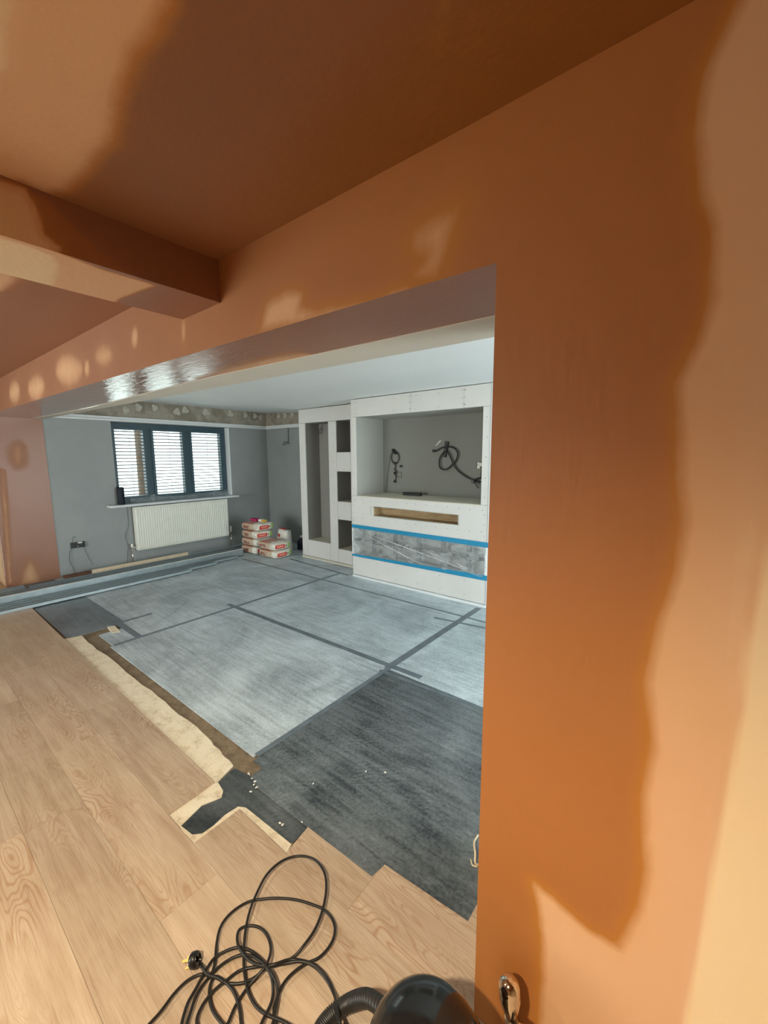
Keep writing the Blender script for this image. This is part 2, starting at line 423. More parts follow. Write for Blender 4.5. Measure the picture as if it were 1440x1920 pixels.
blobs = [px_poly(onw, p, (0, 2)) for p in (
    [(770, 470), (775, 430), (815, 405), (858, 392), (850, 430), (838, 470), (825, 520), (795, 530), (770, 520), (800, 480)],  # this outline is a soft reflection, painted in as drier plaster
    [(488, 622), (500, 570), (540, 548), (566, 552), (560, 580), (600, 585), (700, 565), (760, 538), (765, 545), (600, 596)])]
ovals = [(130, 694, 28, 36), (68, 727, 17, 28), (27, 735, 11, 24), (194, 668, 18, 24), (253, 633, 7, 22), (344, 622, 4, 22), (163, 690, 6, 20)]
def dry_wall(V):
    P = V[:, [0, 2]]; d = step(sdf(P, dryA), 0.045)
    d = d+0.45*step(sdf(P, midA), 0.03)
    d = np.maximum(d, 2.0*step(sdf(P, creamA), 0.02))
    for b, w, a in zip(blobs, (0.10, 0.07), (0.8, 1.0)): d = np.maximum(d, a*step(sdf(P, b), w))
    for x, y, rx, ry in ovals:
        pts = [(x+rx*math.cos(t), y+ry*math.sin(t)) for t in np.linspace(0, 2*PI, 13)[:-1]]
        d = np.maximum(d, 1.05*step(sdf(P, px_poly(onw, pts, (0, 2))), 0.11 if rx > 10 else 0.05))
    left = [(NX0, 0), (-6.64, 0), (-6.63, 0.9), (-6.75, 1.4), (NX0, 1.5)]
    return np.maximum(d, 1.8*step(sdf(P, left), 0.06))
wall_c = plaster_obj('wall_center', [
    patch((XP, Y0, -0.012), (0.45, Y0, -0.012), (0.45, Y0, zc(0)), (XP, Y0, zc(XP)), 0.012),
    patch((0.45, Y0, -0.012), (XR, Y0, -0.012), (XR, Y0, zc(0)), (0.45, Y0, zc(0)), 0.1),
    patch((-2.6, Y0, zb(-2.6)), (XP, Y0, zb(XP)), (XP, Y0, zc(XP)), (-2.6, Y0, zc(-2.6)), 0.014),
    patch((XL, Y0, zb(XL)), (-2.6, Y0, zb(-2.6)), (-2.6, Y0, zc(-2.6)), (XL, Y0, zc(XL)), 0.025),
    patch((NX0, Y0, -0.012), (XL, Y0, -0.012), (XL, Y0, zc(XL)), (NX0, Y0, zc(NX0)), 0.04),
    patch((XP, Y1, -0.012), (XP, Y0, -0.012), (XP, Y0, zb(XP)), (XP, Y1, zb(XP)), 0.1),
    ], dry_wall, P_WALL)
# underside of the opening and its left reveal
bpts = px_poly(lambda x, y: fl(x, y, 1.99), [(932, 592), (590, 667), (467, 688), (400, 712), (311, 742), (187, 771)], (0, 1))
bx = sorted([(p[0], p[1]) for p in bpts]); bxx = [p[0] for p in bx]; byy = [p[1] for p in bx]
yb = lambda x: float(np.interp(x, bxx, byy))
def dry_soff(V):
    d = np.zeros(len(V)); Y = V[:, 1]; X = V[:, 0]
    edge = np.interp(X, bxx, byy)
    feather = (X < -1.35) & (X > -2.3)
    d = np.where(feather, 0.8*step(Y-edge+0.06, 0.08), 0)
    return d
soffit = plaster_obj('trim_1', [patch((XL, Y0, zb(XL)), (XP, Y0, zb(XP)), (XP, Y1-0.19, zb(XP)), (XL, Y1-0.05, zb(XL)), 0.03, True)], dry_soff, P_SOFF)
b = MB()
xs = np.linspace(XL, XP, 60)
for i in range(59):
    xa, xb_ = xs[i], xs[i+1]
    ya = 1.24 if xa > -2.2 else float(np.interp(xa, [-4.5, -2.2], [1.36, 1.24])); ybb = 1.24 if xb_ > -2.2 else float(np.interp(xb_, [-4.5, -2.2], [1.36, 1.24]))
    b.quad((xa, ya-0.02, zb(xa)-0.0025), (xa, Y1, zb(xa)-0.0025), (xb_, Y1, zb(xb_)-0.0025), (xb_, ybb-0.02, zb(xb_)-0.0025))
    b.quad((xa, ya-0.02, zb(xa)), (xa, ya-0.02, zb(xa)-0.0025), (xb_, ybb-0.02, zb(xb_)-0.0025), (xb_, ybb-0.02, zb(xb_)))
b.quad((XL, Y1, zb(XL)-0.0025), (XL, Y1, 2.4), (XP, Y1, 2.4), (XP, Y1, zb(XP)-0.0025))
for x in (-0.6, -0.83, -0.86, -1.1, -1.35, -1.9):
    b.lathe([(0.004, 0), (0.004, -0.002)], 8, Matrix.Translation((x, 1.39, zb(x)-0.0026)))
b.build('trim_2', BOARD2, kind='structure')

lp = [[(33+r*math.cos(t)*12*1, 854+22*math.sin(t)) for t in np.linspace(0, 2*PI, 11)[:-1]] for r in (1,)]
onl = lambda x, y: onX(x, y, XL)
pl_poly = [px_poly(onl, lp[0], (1, 2)), px_poly(onl, [(34, 1100), (40, 1075), (55, 1045), (68, 1060), (78, 1088), (84, 1095)], (1, 2)), px_poly(onl, [(14, 1095), (8, 1000), (2, 880), (8, 880), (17, 1000), (24, 1095)], (1, 2))]  # last outline: highlight along the reveal corner, painted as pale plaster
def dry_rev(V):
    P = V[:, [1, 2]]; d = np.zeros(len(V))
    for p, w in zip(pl_poly, (0.12, 0.10, 0.04)): d = np.maximum(d, 0.95*step(sdf(P, p), w))
    return d
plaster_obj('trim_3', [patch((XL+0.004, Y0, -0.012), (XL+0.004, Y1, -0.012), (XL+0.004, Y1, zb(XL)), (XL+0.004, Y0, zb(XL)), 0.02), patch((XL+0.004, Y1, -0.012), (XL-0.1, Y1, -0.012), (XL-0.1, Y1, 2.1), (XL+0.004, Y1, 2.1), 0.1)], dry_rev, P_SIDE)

# near ceiling, and the boxed beam that crosses it
oncl = lambda x, y: fl(x, y, 2.29)
dryC = px_poly(oncl, [(328, 0), (290, 60), (250, 100), (225, 180), (205, 260), (165, 320), (130, 362), (85, 368), (40, 345)], (0, 1))
dryC = dryC + [(-1.6, 0.30), (-2.0, -0.4), (-1.0, -0.8), (-0.6, 0.1)]
crmC = px_poly(oncl, [(60, 0), (48, 40), (36, 70), (36, 140), (5, 160), (0, 190)], (0, 1))+[(-1.6, 0.1), (-1.8, -0.5), (-0.95, -0.5)]
far_dry = px_poly(oncl, [(0, 505), (38, 515), (28, 535), (5, 555)], (0, 1))+[(-2.6, 0.3), (-2.6, 0.0), (-1.8, 0.0)]
shin = [px_poly(oncl, p, (0, 1)) for p in ([(0, 690), (30, 640), (70, 645), (60, 665)],)]
def dry_ceil(V):
    P = V[:, :2]; r = V[:, 0] > -1.6
    d = np.where(r, 0.95*step(sdf(P, dryC), 0.05), 0); d = np.where(r, np.maximum(d, 1.7*step(sdf(P, crmC), 0.03)), d)
    return np.maximum(d, np.where(~r, 1.3*step(sdf(P, far_dry), 0.05), 0))
def zcp(V):
    V = V.copy(); V[:, 2] = 2.285+0.011*np.clip(-V[:, 0]-0.5, 0, None); return V
def cpatch(x0, x1, y0, y1, st):
    V, F = patch((x0, y0, 0), (x1, y0, 0), (x1, y1, 0), (x0, y1, 0), st, True); return zcp(V), F
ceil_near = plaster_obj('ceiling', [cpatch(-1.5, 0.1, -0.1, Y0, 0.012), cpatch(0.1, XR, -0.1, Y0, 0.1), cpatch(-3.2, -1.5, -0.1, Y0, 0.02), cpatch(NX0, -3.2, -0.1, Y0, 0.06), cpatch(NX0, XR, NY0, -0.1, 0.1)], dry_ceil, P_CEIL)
BX0, BX1, BZ = -1.80, -1.50, 2.147
onb = lambda x, y: onX(x, y, BX1)
crmB = px_poly(onb, [(-5, 340), (45, 355), (68, 395), (80, 440), (112, 466), (90, 500), (-5, 500)], (1, 2))+[(-0.4, 2.1), (-0.4, 2.4)]
pinkB = px_poly(onb, [(45, 355), (85, 368), (140, 425), (200, 470), (262, 525), (275, 560), (60, 560), (60, 400)], (1, 2))
onbs = lambda x, y: fl(x, y, BZ)
crmS = px_poly(onbs, [(-5, 440), (60, 460), (112, 482), (122, 500), (110, 540), (-5, 520)], (0, 1))+[(-1.9, -0.4), (-1.4, -0.4)]
midS = px_poly(onbs, [(60, 455), (190, 505), (290, 535), (262, 545), (225, 560), (205, 575), (60, 530)], (0, 1))
def dry_beam(V):
    low = V[:, 2] < BZ+0.00001
    s = np.maximum(1.9*step(sdf(V[:, :2], crmS), 0.03), 1.25*step(sdf(V[:, :2], midS), 0.02))
    f = np.maximum(1.6*step(sdf(V[:, [1, 2]], crmB), 0.02), 0.28*step(sdf(V[:, [1, 2]], pinkB), 0.02))
    return np.where(low, s, f)
zt = zc(-1.65)+0.01
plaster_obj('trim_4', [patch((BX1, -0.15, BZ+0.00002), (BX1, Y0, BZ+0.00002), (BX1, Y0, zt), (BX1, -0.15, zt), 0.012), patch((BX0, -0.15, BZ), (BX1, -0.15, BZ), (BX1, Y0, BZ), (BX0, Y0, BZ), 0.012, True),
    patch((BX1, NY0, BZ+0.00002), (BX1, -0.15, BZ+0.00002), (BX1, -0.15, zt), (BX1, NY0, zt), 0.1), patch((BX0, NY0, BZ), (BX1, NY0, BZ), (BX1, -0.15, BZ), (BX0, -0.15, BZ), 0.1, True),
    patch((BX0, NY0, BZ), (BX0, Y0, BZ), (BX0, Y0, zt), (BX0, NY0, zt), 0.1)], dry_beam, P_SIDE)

# far ceiling (old house: it rises a little towards the window wall)
b = MB(); xs = [XL-0.1, -6.0, -5.4, -4.97, 1.7]
for a, c in zip(xs[:-1], xs[1:]): b.quad((a, Y1, zf(a)), (c, Y1, zf(c)), (c, 4.9, zf(c)), (a, 4.9, zf(a)))
b.quad((xs[0], Y1-0.05, 2.6), (1.7, Y1-0.05, 2.6), (1.7, 4.9, 2.6), (xs[0], 4.9, 2.6))
b.build('ceiling.001', WHITEC, kind='structure')

# ------------------------------------------------------------------ other walls
WY0, WY1, WZ0, WZ1 = 2.18, 3.98, 0.90, 2.065
def wall_with_hole(name, axis, p, q, lo, hi, z0, z1, h, mat, zsplit=None, mat2=None):
    """wall slab between planes p and q on axis, spanning lo..hi, with hole h=(a0,a1,z0,z1)"""
    b = MB()
    def bx(a0, a1, c0, c1):
        if a1-a0 < 1e-4 or c1-c0 < 1e-4: return
        if axis == 'x': b.box(p, q, a0, a1, c0, c1)
        else: b.box(a0, a1, p, q, c0, c1)
    if h: bx(lo, h[0], z0, z1); bx(h[1], hi, z0, z1); bx(h[0], h[1], z0, h[2]); bx(h[0], h[1], h[3], z1)
    else: bx(lo, hi, z0, z1)
    return b.build(name, mat, kind='structure')
wall_left = wall_with_hole('wall_left', 'x', XL-0.28, XL, Y1, 4.98, -0.05, 2.11, (WY0, WY1, WZ0, WZ1), GREY)
band = MB().box(XL-0.28, XL-0.001, Y1, 4.98, 2.11, 2.55).build('stripped_band', BAND, wall_left)
wall_back = wall_with_hole('wall_back', 'y', 4.75, 4.98, XL, 1.7, -0.05, 2.11, None, GREY)
MB().box(XL, 1.7, 4.751, 4.98, 2.11, 2.55).build('stripped_band', BAND, wall_back)
wall_with_hole('wall_right', 'x', 1.6, 1.72, Y0, 4.98, -0.05, 2.6, (1.75, 3.75, 0.02, 2.1), GREY)
NEARW = plain('near_room_pale_wall', (214, 190, 160), 0.8, var=0.05)
wall_with_hole('wall_front', 'y', NY0-0.15, NY0, NX0, XR, -0.05, 2.5, (-5.4, -2.6, 0.02, 2.1), NEARW)
MB().box(XR, XR+0.1, NY0, Y0, -0.05, 2.5).build('wall_right.001', NEARW, kind='structure')
MB().box(NX0-0.1, NX0, NY0, Y0, -0.05, 2.5).build('wall_left.001', NEARW, kind='structure')
MB().box(0.3, 1.6, Y0+0.06, Y1, 0, 2.5).build('wall_center.001', GREY, kind='structure')
# adhesive dabs left on the stripped bands
def dab(parent, c, u, v, ru, rv, th):
    b = MB(); n = 10; pts = []
    nrm = u.cross(v); k0 = random.random()*9
    ring = [(1+0.25*math.sin(3*2*PI*k/n+k0)+0.15*random.random()) for k in range(n)]
    vs = [c+u*ru*ring[k]*math.cos(2*PI*k/n)+v*rv*ring[k]*math.sin(2*PI*k/n) for k in range(n)]
    vi = [c+nrm*th+(p-c)*0.7 for p in vs]; ve = [c+nrm*th*0.3+(p-c)*0.35 for p in vs]
    fs = [(k, (k+1) % n, n+(k+1) % n, n+k) for k in range(n)]+[(n+k, n+(k+1) % n, 2*n+(k+1) % n, 2*n+k) for k in range(n)]+[tuple(range(2*n, 3*n))]
    b.add(vs+vi+ve, fs, True).build('adhesive_dab', DAB, parent)
for x, y in ((236, 769), (260, 764), (290, 765), (332, 772), (347, 769), (386, 773), (432, 776), (460, 778), (478, 780), (489, 783)):
    p = onX(x, y, XL); p.z = min(max(p.z, 2.18), zf(XL)-0.06); dab(wall_left, p, Vector((0, 1, 0)), Vector((0, 0, 1)), 0.035+0.02*random.random(), 0.05, 0.004)
for x, y in ((522, 778), (534, 777), (547, 776)):
    p = onY(x, y, 4.75); p.z = min(max(p.z, 2.18), 2.30); dab(wall_back, p, Vector((1, 0, 0)), Vector((0, 0, 1)), 0.045, 0.05, 0.004)
# white ledge rail
b = MB(); b.bbox(XL-0.001, XL+0.055, Y1+0.02, 4.75, 2.072, 2.098, 0.004); b.bbox(XL-0.001, XL+0.03, Y1+0.02, 4.75, 2.098, 2.135, 0.004)
b.build('trim_5', WHITEP, kind='structure')
b = MB(); b.bbox(XL+0.055, -4.95, 4.695, 4.752, 2.072, 2.098, 0.004); b.bbox(XL+0.03, -4.95, 4.72, 4.752, 2.098, 2.135, 0.004)
b.build('trim_6', WHITEP, kind='structure')

# ------------------------------------------------------------------ window with shutters
win = empty('window_1', (XL, (WY0+WY1)/2, WZ0), kind='structure')
def wpart(mb, name, mat, parent=None, **k):
    o = mb.build(name, mat, None, **k); par = parent or win; o.parent = par
    o.matrix_parent_inverse = Matrix.Translation(-par.location); return o
FX0, FX1 = XL-0.15, XL-0.09
lights_ = [(2.235, 2.61), (2.755, 3.19), (3.345, 3.835)]
b = MB(); zt0, zt1 = 1.00, 1.965
b.bbox(FX0, FX1, WY0, WY1-0.03, WZ0, zt0, 0.004); b.bbox(FX0, FX1, WY0, WY1-0.03, zt1, WZ1, 0.004)
edges = [WY0]+[v for l in lights_ for v in l]+[WY1-0.03]
for k in range(0, 8, 2): b.bbox(FX0, FX1, edges[k], edges[k+1], zt0, zt1, 0.004)
wpart(b, 'window_frame', FRAMED)
wpart(MB().box(XL-0.27, XL-0.001, WY1-0.03, WY1-0.001, WZ0, WZ1), 'window_reveal', WHITEP)
for (a, c) in lights_:
    wpart(MB().box(FX0-0.03, FX0-0.026, a-0.03, c+0.03, zt0-0.03, zt1+0.03), 'pane', GLASS)
    sp_ = wpart(MB().box(FX1-0.005, FX1+0.03, a-0.035, a, zt0-0.03, zt1+0.03).box(FX1-0.005, FX1+0.03, c, c+0.035, zt0-0.03, zt1+0.03).box(FX1-0.005, FX1+0.03, a, c, zt1, zt1+0.03).box(FX1-0.005, FX1+0.03, a, c, zt0-0.03, zt0), 'shutter_panel', FRAMED)
    z = zt0+0.028
    n = 20; pitch = (zt1-zt0)/n; me = None
    for k in range(n):
        if me is None:
            bb = MB(); prof = []
            for t in range(10):
                an = 2*PI*t/10; prof.append((0.024*math.cos(an), 0.0065*math.sin(an)))
            vs = [(p[0], y, p[1]+0.24*p[0]) for y in (a+0.002, c-0.002) for p in prof]
            bb.add(vs, [(i, (i+1) % 10, 10+(i+1) % 10, 10+i) for i in range(10)]+[tuple(reversed(range(10))), tuple(range(10, 20))], True)
            o = wpart(bb, 'slat', SLATM, sp_); me = o.data
        else:
            o = bpy.data.objects.new('slat', me); link(o, sp_)
        o.location = (FX1+0.012, 0, zt0+pitch*(k+0.5))
    wpart(MB().tube([(FX1+0.04, (a+c)/2, zt0+0.02), (FX1+0.04, (a+c)/2, zt1-0.02)], 0.003, 6), 'tilt_rod', SLATM, sp_)
sill = MB().bbox(XL-0.28, XL+0.14, 2.035, 4.03, 0.868, 0.902, 0.006).build('trim_7', SILLW, kind='structure')
# crumpled clear sheet lying on the sill against the shutters
nu, nv = 70, 8; vs = []
for j in range(nv+1):
    for i in range(nu+1):
        t = i/nu; y = 2.36+1.56*t; s_ = j/nv
        hgt = 0.10+0.035*math.sin(t*9)+0.03*noise.noise(Vector((t*14, 3, 0)))
        z = 0.906+s_*hgt*(1-0.25*s_); x = XL-0.02-0.055*s_**0.7+0.016*noise.noise(Vector((t*24, s_*4, 1)))
        vs.append((x, y, z+0.008*noise.noise(Vector((t*40, s_*5, 5)))))
fs = [(j*(nu+1)+i, j*(nu+1)+i+1, (j+1)*(nu+1)+i+1, (j+1)*(nu+1)+i) for j in range(nv) for i in range(nu)]
MB().add(vs, fs, True).build('plastic_film', FILM, label='crumpled clear plastic film bunched along the white window sill', cat='plastic film')
# dark cylinder speaker on the left of the sill
t = empty('speaker', (XL+0.07, 2.20, 0.902), 'dark navy cylindrical speaker standing on the left end of the window sill', 'speaker')
MB().lathe([(0.0, 0), (0.042, 0), (0.046, 0.006), (0.046, 0.235), (0.042, 0.245), (0, 0.245)], 24).build('body', plain('navy_mesh_cloth', (16, 26, 38), 0.7, var=0.1, scale=60), t)
MB().lathe([(0.0, 0.2455), (0.036, 0.2455), (0.036, 0.249), (0, 0.249)], 24).build('top_plate', BLACKP, t)
# tree and ground outside
tr = empty('tree', (-8.3, 2.90, -0.3), 'brown tree trunk outside the left window light, behind the slats', 'tree')
path = [Vector((0, 0, 0)), Vector((0.02, 0.02, 0.9)), Vector((-0.02, 0.03, 1.7)), Vector((0.04, 0.0, 2.5)), Vector((0, 0.05, 3.6)), Vector((0.05, 0, 4.6))]
path = [p+Vector((-0.0, 0.27, 0)) for p in path]
MB().tube(smooth_path(path, 6), [0.115-0.0025*i for i in range(31)], 14).build('trunk', BARK, tr)
for (z, dy, dz) in ((2.9, -0.6, 1.2), (3.3, 0.8, 1.0)):
    MB().tube(smooth_path([(0, 0.28, z), (0.1, 0.28+dy*0.5, z+dz*0.4), (0.1, 0.28+dy, z+dz)], 6), [0.05-0.003*i for i in range(13)], 8).build('branch', BARK, tr)
MB().quad((-30, -25, -0.3), (-7.0, -25, -0.3), (-7.0, 30, -0.3), (-30, 30, -0.3)).build('garden_ground', GRASS, kind='structure')
MB().quad((-7.0, -25, -0.3), (25, -25, -0.3), (25, -3.6, -0.3), (-7.0, -3.6, -0.3)).build('garden_ground.001', GRASS, kind='structure')
# glazed doors that light the rooms (outside the picture)
def glazed(name, axis, p, lo, hi, z0, z1, nleaf):
    d = empty(name, (0, 0, 0), kind='structure'); w = (hi-lo)/nleaf
    for i in range(nleaf):
        a0, a1 = lo+i*w, lo+(i+1)*w; b = MB()
        def bx(q0, q1, c0, c1, t0=0.0, t1=0.05, mb=b):
            if axis == 'x': mb.box(p+t0, p+t1, q0, q1, c0, c1)
            else: mb.box(q0, q1, p+t0, p+t1, c0, c1)
        bx(a0, a0+0.06, z0, z1); bx(a1-0.06, a1, z0, z1); bx(a0+0.06, a1-0.06, z0, z0+0.08); bx(a0+0.06, a1-0.06, z1-0.06, z1)
        lf = b.build('door_leaf', WHITEP, d); g = MB(); bx(a0+0.06, a1-0.06, z0+0.08, z1-0.06, 0.02, 0.026, g); g.build('pane', GLASS, lf)
glazed('door_1', 'x', 1.64, 1.75, 3.75, 0.02, 2.1, 2)
glazed('door_2', 'y', NY0-0.11, -5.4, -2.6, 0.02, 2.1, 3)

# ------------------------------------------------------------------ floor
floor = MB().box(NX0, XR, NY0, 4.98, -0.08, -0.010).build('floor', CONC, kind='structure')
wood = [(NX0, NY0), (XR, NY0), (XR, 0.899), (XP, 0.899), (XP, 1.2), (-0.52, 1.175), (-0.52, 1.10), (-0.862, 1.078), (-0.872, 1.012), (-1.22, 1.002), (-1.20, 0.872), (-1.53, 0.872), (-1.53, 0.662), (-1.752, 0.662), (-1.762, 0.885), (-4.32, 0.905), (-5.4, 0.918), (XL, 0.92), (XL, 0.897), (NX0, 0.897)]
def clip_rect(poly, x0, x1, y0, y1):
    def cl(P, ins, inter):
        out = []
        for i in range(len(P)):
            a, b_ = P[i-1], P[i]
            if ins(b_):
                if not ins(a): out.append(inter(a, b_))
                out.append(b_)
            elif ins(a): out.append(inter(a, b_))
        return out
    fx = lambda X: (lambda a, b_: (X, a[1]+(b_[1]-a[1])*(X-a[0])/(b_[0]-a[0])))
    fy = lambda Y: (lambda a, b_: (a[0]+(b_[0]-a[0])*(Y-a[1])/(b_[1]-a[1]), Y))
    P = poly
    for ins, it in ((lambda p: p[0] >= x0, fx(x0)), (lambda p: p[0] <= x1, fx(x1)), (lambda p: p[1] >= y0, fy(y0)), (lambda p: p[1] <= y1, fy(y1))):
        if P: P = cl(P, ins, it)
    out = []
    for p in P:
        if not out or (abs(p[0]-out[-1][0])+abs(p[1]-out[-1][1])) > 1e-5: out.append(p)
    if out and abs(out[0][0]-out[-1][0])+abs(out[0][1]-out[-1][1]) < 1e-5: out.pop()
    return out
def parea(P): return 0.5*abs(sum(P[i][0]*P[(i+1) % len(P)][1]-P[(i+1) % len(P)][0]*P[i][1] for i in range(len(P)))) if len(P) > 2 else 0
row = 0; y = 1.08+0.21; LPK = 1.28
joints = {2: -2.14, 3: -1.34, 4: -2.15}
while y > NY0-0.2:
    y1 = y; y0 = y-0.21; g = 0.0004
    off = {0: -0.9, 1: -0.865, 2: -0.36, 3: -1.34, 4: -0.85, 5: -2.15}.get(row, -0.3-(row*0.43) % LPK)
    x = off+LPK*3
    while x > NX0-LPK:
        for lo_, hi_ in (((-9, -1.762), (-1.53, 9)) if y0 > 0.8 else ((-9, -1.6), (-1.6, 9)) if y0 > 0.6 else ((-9, 9),)):
            P = clip_rect(wood, max(lo_, x-LPK+g), min(hi_, x-g), y0+g, y1-g) if min(hi_, x-g) > max(lo_, x-LPK+g) else []
            if parea(P) > 0.001: MB().poly(P, -0.0095, 0.006).build('plank', OAK, floor)
        x -= LPK
    y -= 0.21; row += 1
def sheet(x0, x1, y0, y1, mat, pts=None, z1=-0.002, name='underlay_sheet'):
    if pts is None:
        r = 0.02; g = 0.0015; pts = [(x0+g, y0+g), (x1-g, y0+g), (x1-g, y1-g), (x0+g, y1-g)]
    return MB().poly(pts, -0.0095, z1).build(name, mat, floor)
arc = [(-4.36+0.06*math.cos(a), 0.99+0.06*math.sin(a)) for a in np.linspace(-PI/2, 0, 6)]
sheet(0, 0, 0, 0, UND_M, [(XL, 0.93)]+arc+[(-4.285, 1.29), (-4.32, 1.36), (XL, 1.36)])
sheet(XL, -3.82, 1.36, 3.5, UND_L)
sheet(-4.16, -3.82, 1.125, 1.36, UND_L)
sheet(-3.82, -1.77, 1.105, 2.28, UND_L)
sheet(-3.82, -1.77, 2.28, 3.5, UND_L)
sheet(-1.77, 1.6, 2.25, 3.5, UND_L)
sheet(XL, -3.82, 3.5, 4.75, UND_L)
sheet(-3.82, 1.6, 3.5, 4.75, UND_L)
sheet(0, 0, 0, 0, UND_D, [(-1.665, 1.02), (-1.58, 0.996), (-1.29, 1.004), (-1.225, 1.0045), (-0.874, 1.014), (-0.864, 1.08), (-0.522, 1.102), (-0.522, 1.177), (XP, 1.202), (XP, 1.42), (1.6, 1.43), (1.6, 2.25), (-1.769, 2.25), (-1.745, 1.09), (-1.665, 1.09)])
# cream levelling strip, raised rim of the cut-out, dark underlay left in it
c1 = lambda a, c: (a/3, 1060+c/3)
top = [tuple(fl(*c1(*p))[:2]) for p in [(455, 395), (600, 510), (850, 705), (1100, 910), (1230, 1030), (1320, 1120)]]
jag = []
for k in range(len(top)-1):
    for q in range(6):
        t_ = q/6; jag.append((top[k][0]*(1-t_)+top[k+1][0]*t_, top[k][1]*(1-t_)+top[k+1][1]*t_+random.uniform(-0.008, 0.008)))
MB().poly([(-4.30, 0.935)]+[(p[0], p[1]) for p in jag]+[(-1.80, 1.005), (-1.765, 0.905), (-1.77, 0.886), (-4.31, 0.906)], -0.0095, -0.002).build('levelling_strip', SCREED, floor)
rim_o = [(-1.765, 0.883), (-1.755, 0.663), (-1.531, 0.663), (-1.531, 0.871), (-1.201, 0.873), (-1.221, 0.93)]
rim_i = [(-1.22, 0.912), (-1.44, 0.902), (-1.52, 0.898), (-1.553, 0.88), (-1.56, 0.82), (-1.55, 0.76), (-1.552, 0.71), (-1.58, 0.682), (-1.66, 0.672), (-1.69, 0.78), (-1.66, 0.86), (-1.69, 0.885), (-1.755, 0.897)]
MB().poly([(-1.765, 0.883), (-1.755, 0.663), (-1.531, 0.663), (-1.531, 0.871), (-1.201, 0.873), (-1.222, 0.92)]+rim_i, -0.0095, -0.001).build('levelling_strip', SCREED, floor)
MB().poly([(-1.66, 0.672), (-1.58, 0.682), (-1.552, 0.71), (-1.55, 0.76), (-1.56, 0.82), (-1.553, 0.88), (-1.52, 0.9), (-1.44, 0.904), (-1.222, 0.914), (-1.222, 1.0), (-1.29, 1.008), (-1.58, 0.99), (-1.665, 1.02), (-1.78, 1.0), (-1.757, 0.9), (-1.69, 0.887), (-1.66, 0.86), (-1.69, 0.78)], -0.0095, -0.0045).build('underlay_scrap', UND_K, floor)
MB().poly([(-4.30, 1.235), (-4.11, 1.215), (-4.08, 1.27), (-4.27, 1.29)], -0.0094, 0.001).build('board_offcut', SCREED, None, label='small cream board offcut lying on the bare strip near the metal studs', cat='offcut')
def tape(p, q, w=0.05, z=-0.002):
    p = Vector((*p, 0)); q = Vector((*q, 0)); d = (q-p).normalized(); n_ = Vector((-d.y, d.x, 0))*w/2
    L_ = (q-p).length; k = max(2, int(L_/0.15)); A = []; B = []
    for i in range(k+1):
        c = p.lerp(q, i/k); A.append(tuple((c+n_*(1+random.uniform(-.06, .06)))[:2])); B.append(tuple((c-n_*(1+random.uniform(-.06, .06)))[:2]))
    MB().poly(A+B[::-1], z, z+0.0008).build('seam_tape', TAPE, floor)
tape((-3.95, 2.26), (-1.50, 2.305)); tape((-1.80, 2.20), (-0.3, 2.26), 0.03, -0.0018)
tape((-1.765, 1.12), (-1.765, 2.28), 0.035, -0.0015); tape((-1.77, 2.25), (-1.77, 3.80), 0.06, -0.0011)
tape((-3.82, 1.13), (-3.82, 3.86), 0.04, -0.0016); tape((-5.6, 3.48), (-1.2, 3.50), 0.03)
tape((-5.9, 1.37), (-4.30, 1.36), 0.05); tape((-4.32, 1.34), (-4.32, 1.64), 0.045, -0.0015); tape((-4.42, 1.33), (-3.83, 1.33), 0.05, -0.0008)
tape((-2.0, 3.30), (-1.2, 3.42), 0.03, -0.0006)
tape((-5.0, 3.93), (-3.66, 3.83), 0.04)
b = MB()
random.seed(3)
for (x, y) in [(587, 1469), (686, 1446), (722, 1448), (468, 1452), (472, 1459), (478, 1465), (481, 1476), (470, 1484), (466, 1450), (476, 1471), (525, 1543), (530, 1546), (566, 1541)]:
    p = fl(x, y, 0); s_ = 0.003+0.003*random.random(); M_ = Matrix.Translation((p.x, p.y, -0.0018+s_*0.3)) @ Matrix.Rotation(random.random()*3, 4, 'Z') @ Matrix.Diagonal((1.5, 0.9, 0.7, 1))
    b.lathe([(0, -0.5*s_), (0.9*s_, -0.3*s_), (s_, 0.2*s_), (0.4*s_, 0.7*s_), (0, 0.8*s_)], 6, M_)
b.build('plaster_crumbs', PAPERW, label='white plaster crumbs scattered at the corner of the dark underlay', cat='rubble', kind='stuff')

# ------------------------------------------------------------------ fireplace and television wall
YF = 3.85
TH = 0.0125
mw = empty('media_wall', (-2.65, YF, 0), 'white plasterboard television and fireplace wall with large recess and blue taped plastic', 'media wall')
def part(mb, name, mat, par, **k):
    o = mb.build(name, mat, None, **k); o.parent = par
    o.matrix_parent_inverse = Matrix.Translation(-par.location); return o
g = 0.0012
def board(par, x0, x1, z0, z1, y=YF, name='plasterboard', mat=BOARD):
    return part(MB().bbox(x0+g, x1-g, y, y+TH, z0+g, z1-g, 0.0015), name, mat, par)
ML, MR, MT = -3.59, -1.72, 2.268
NL, NR, NB, NT = -3.51, -1.805, 1.072, 2.052
for a, c in ((ML, -2.68), (-2.68, -2.02), (-2.02, MR)): board(mw, a, c, NT, MT)
board(mw, ML, NL, NB, NT); board(mw, NR, MR, NB, NT)
SLx0, SLx1, SLz0, SLz1 = -3.235, -2.06, 0.838, 0.948
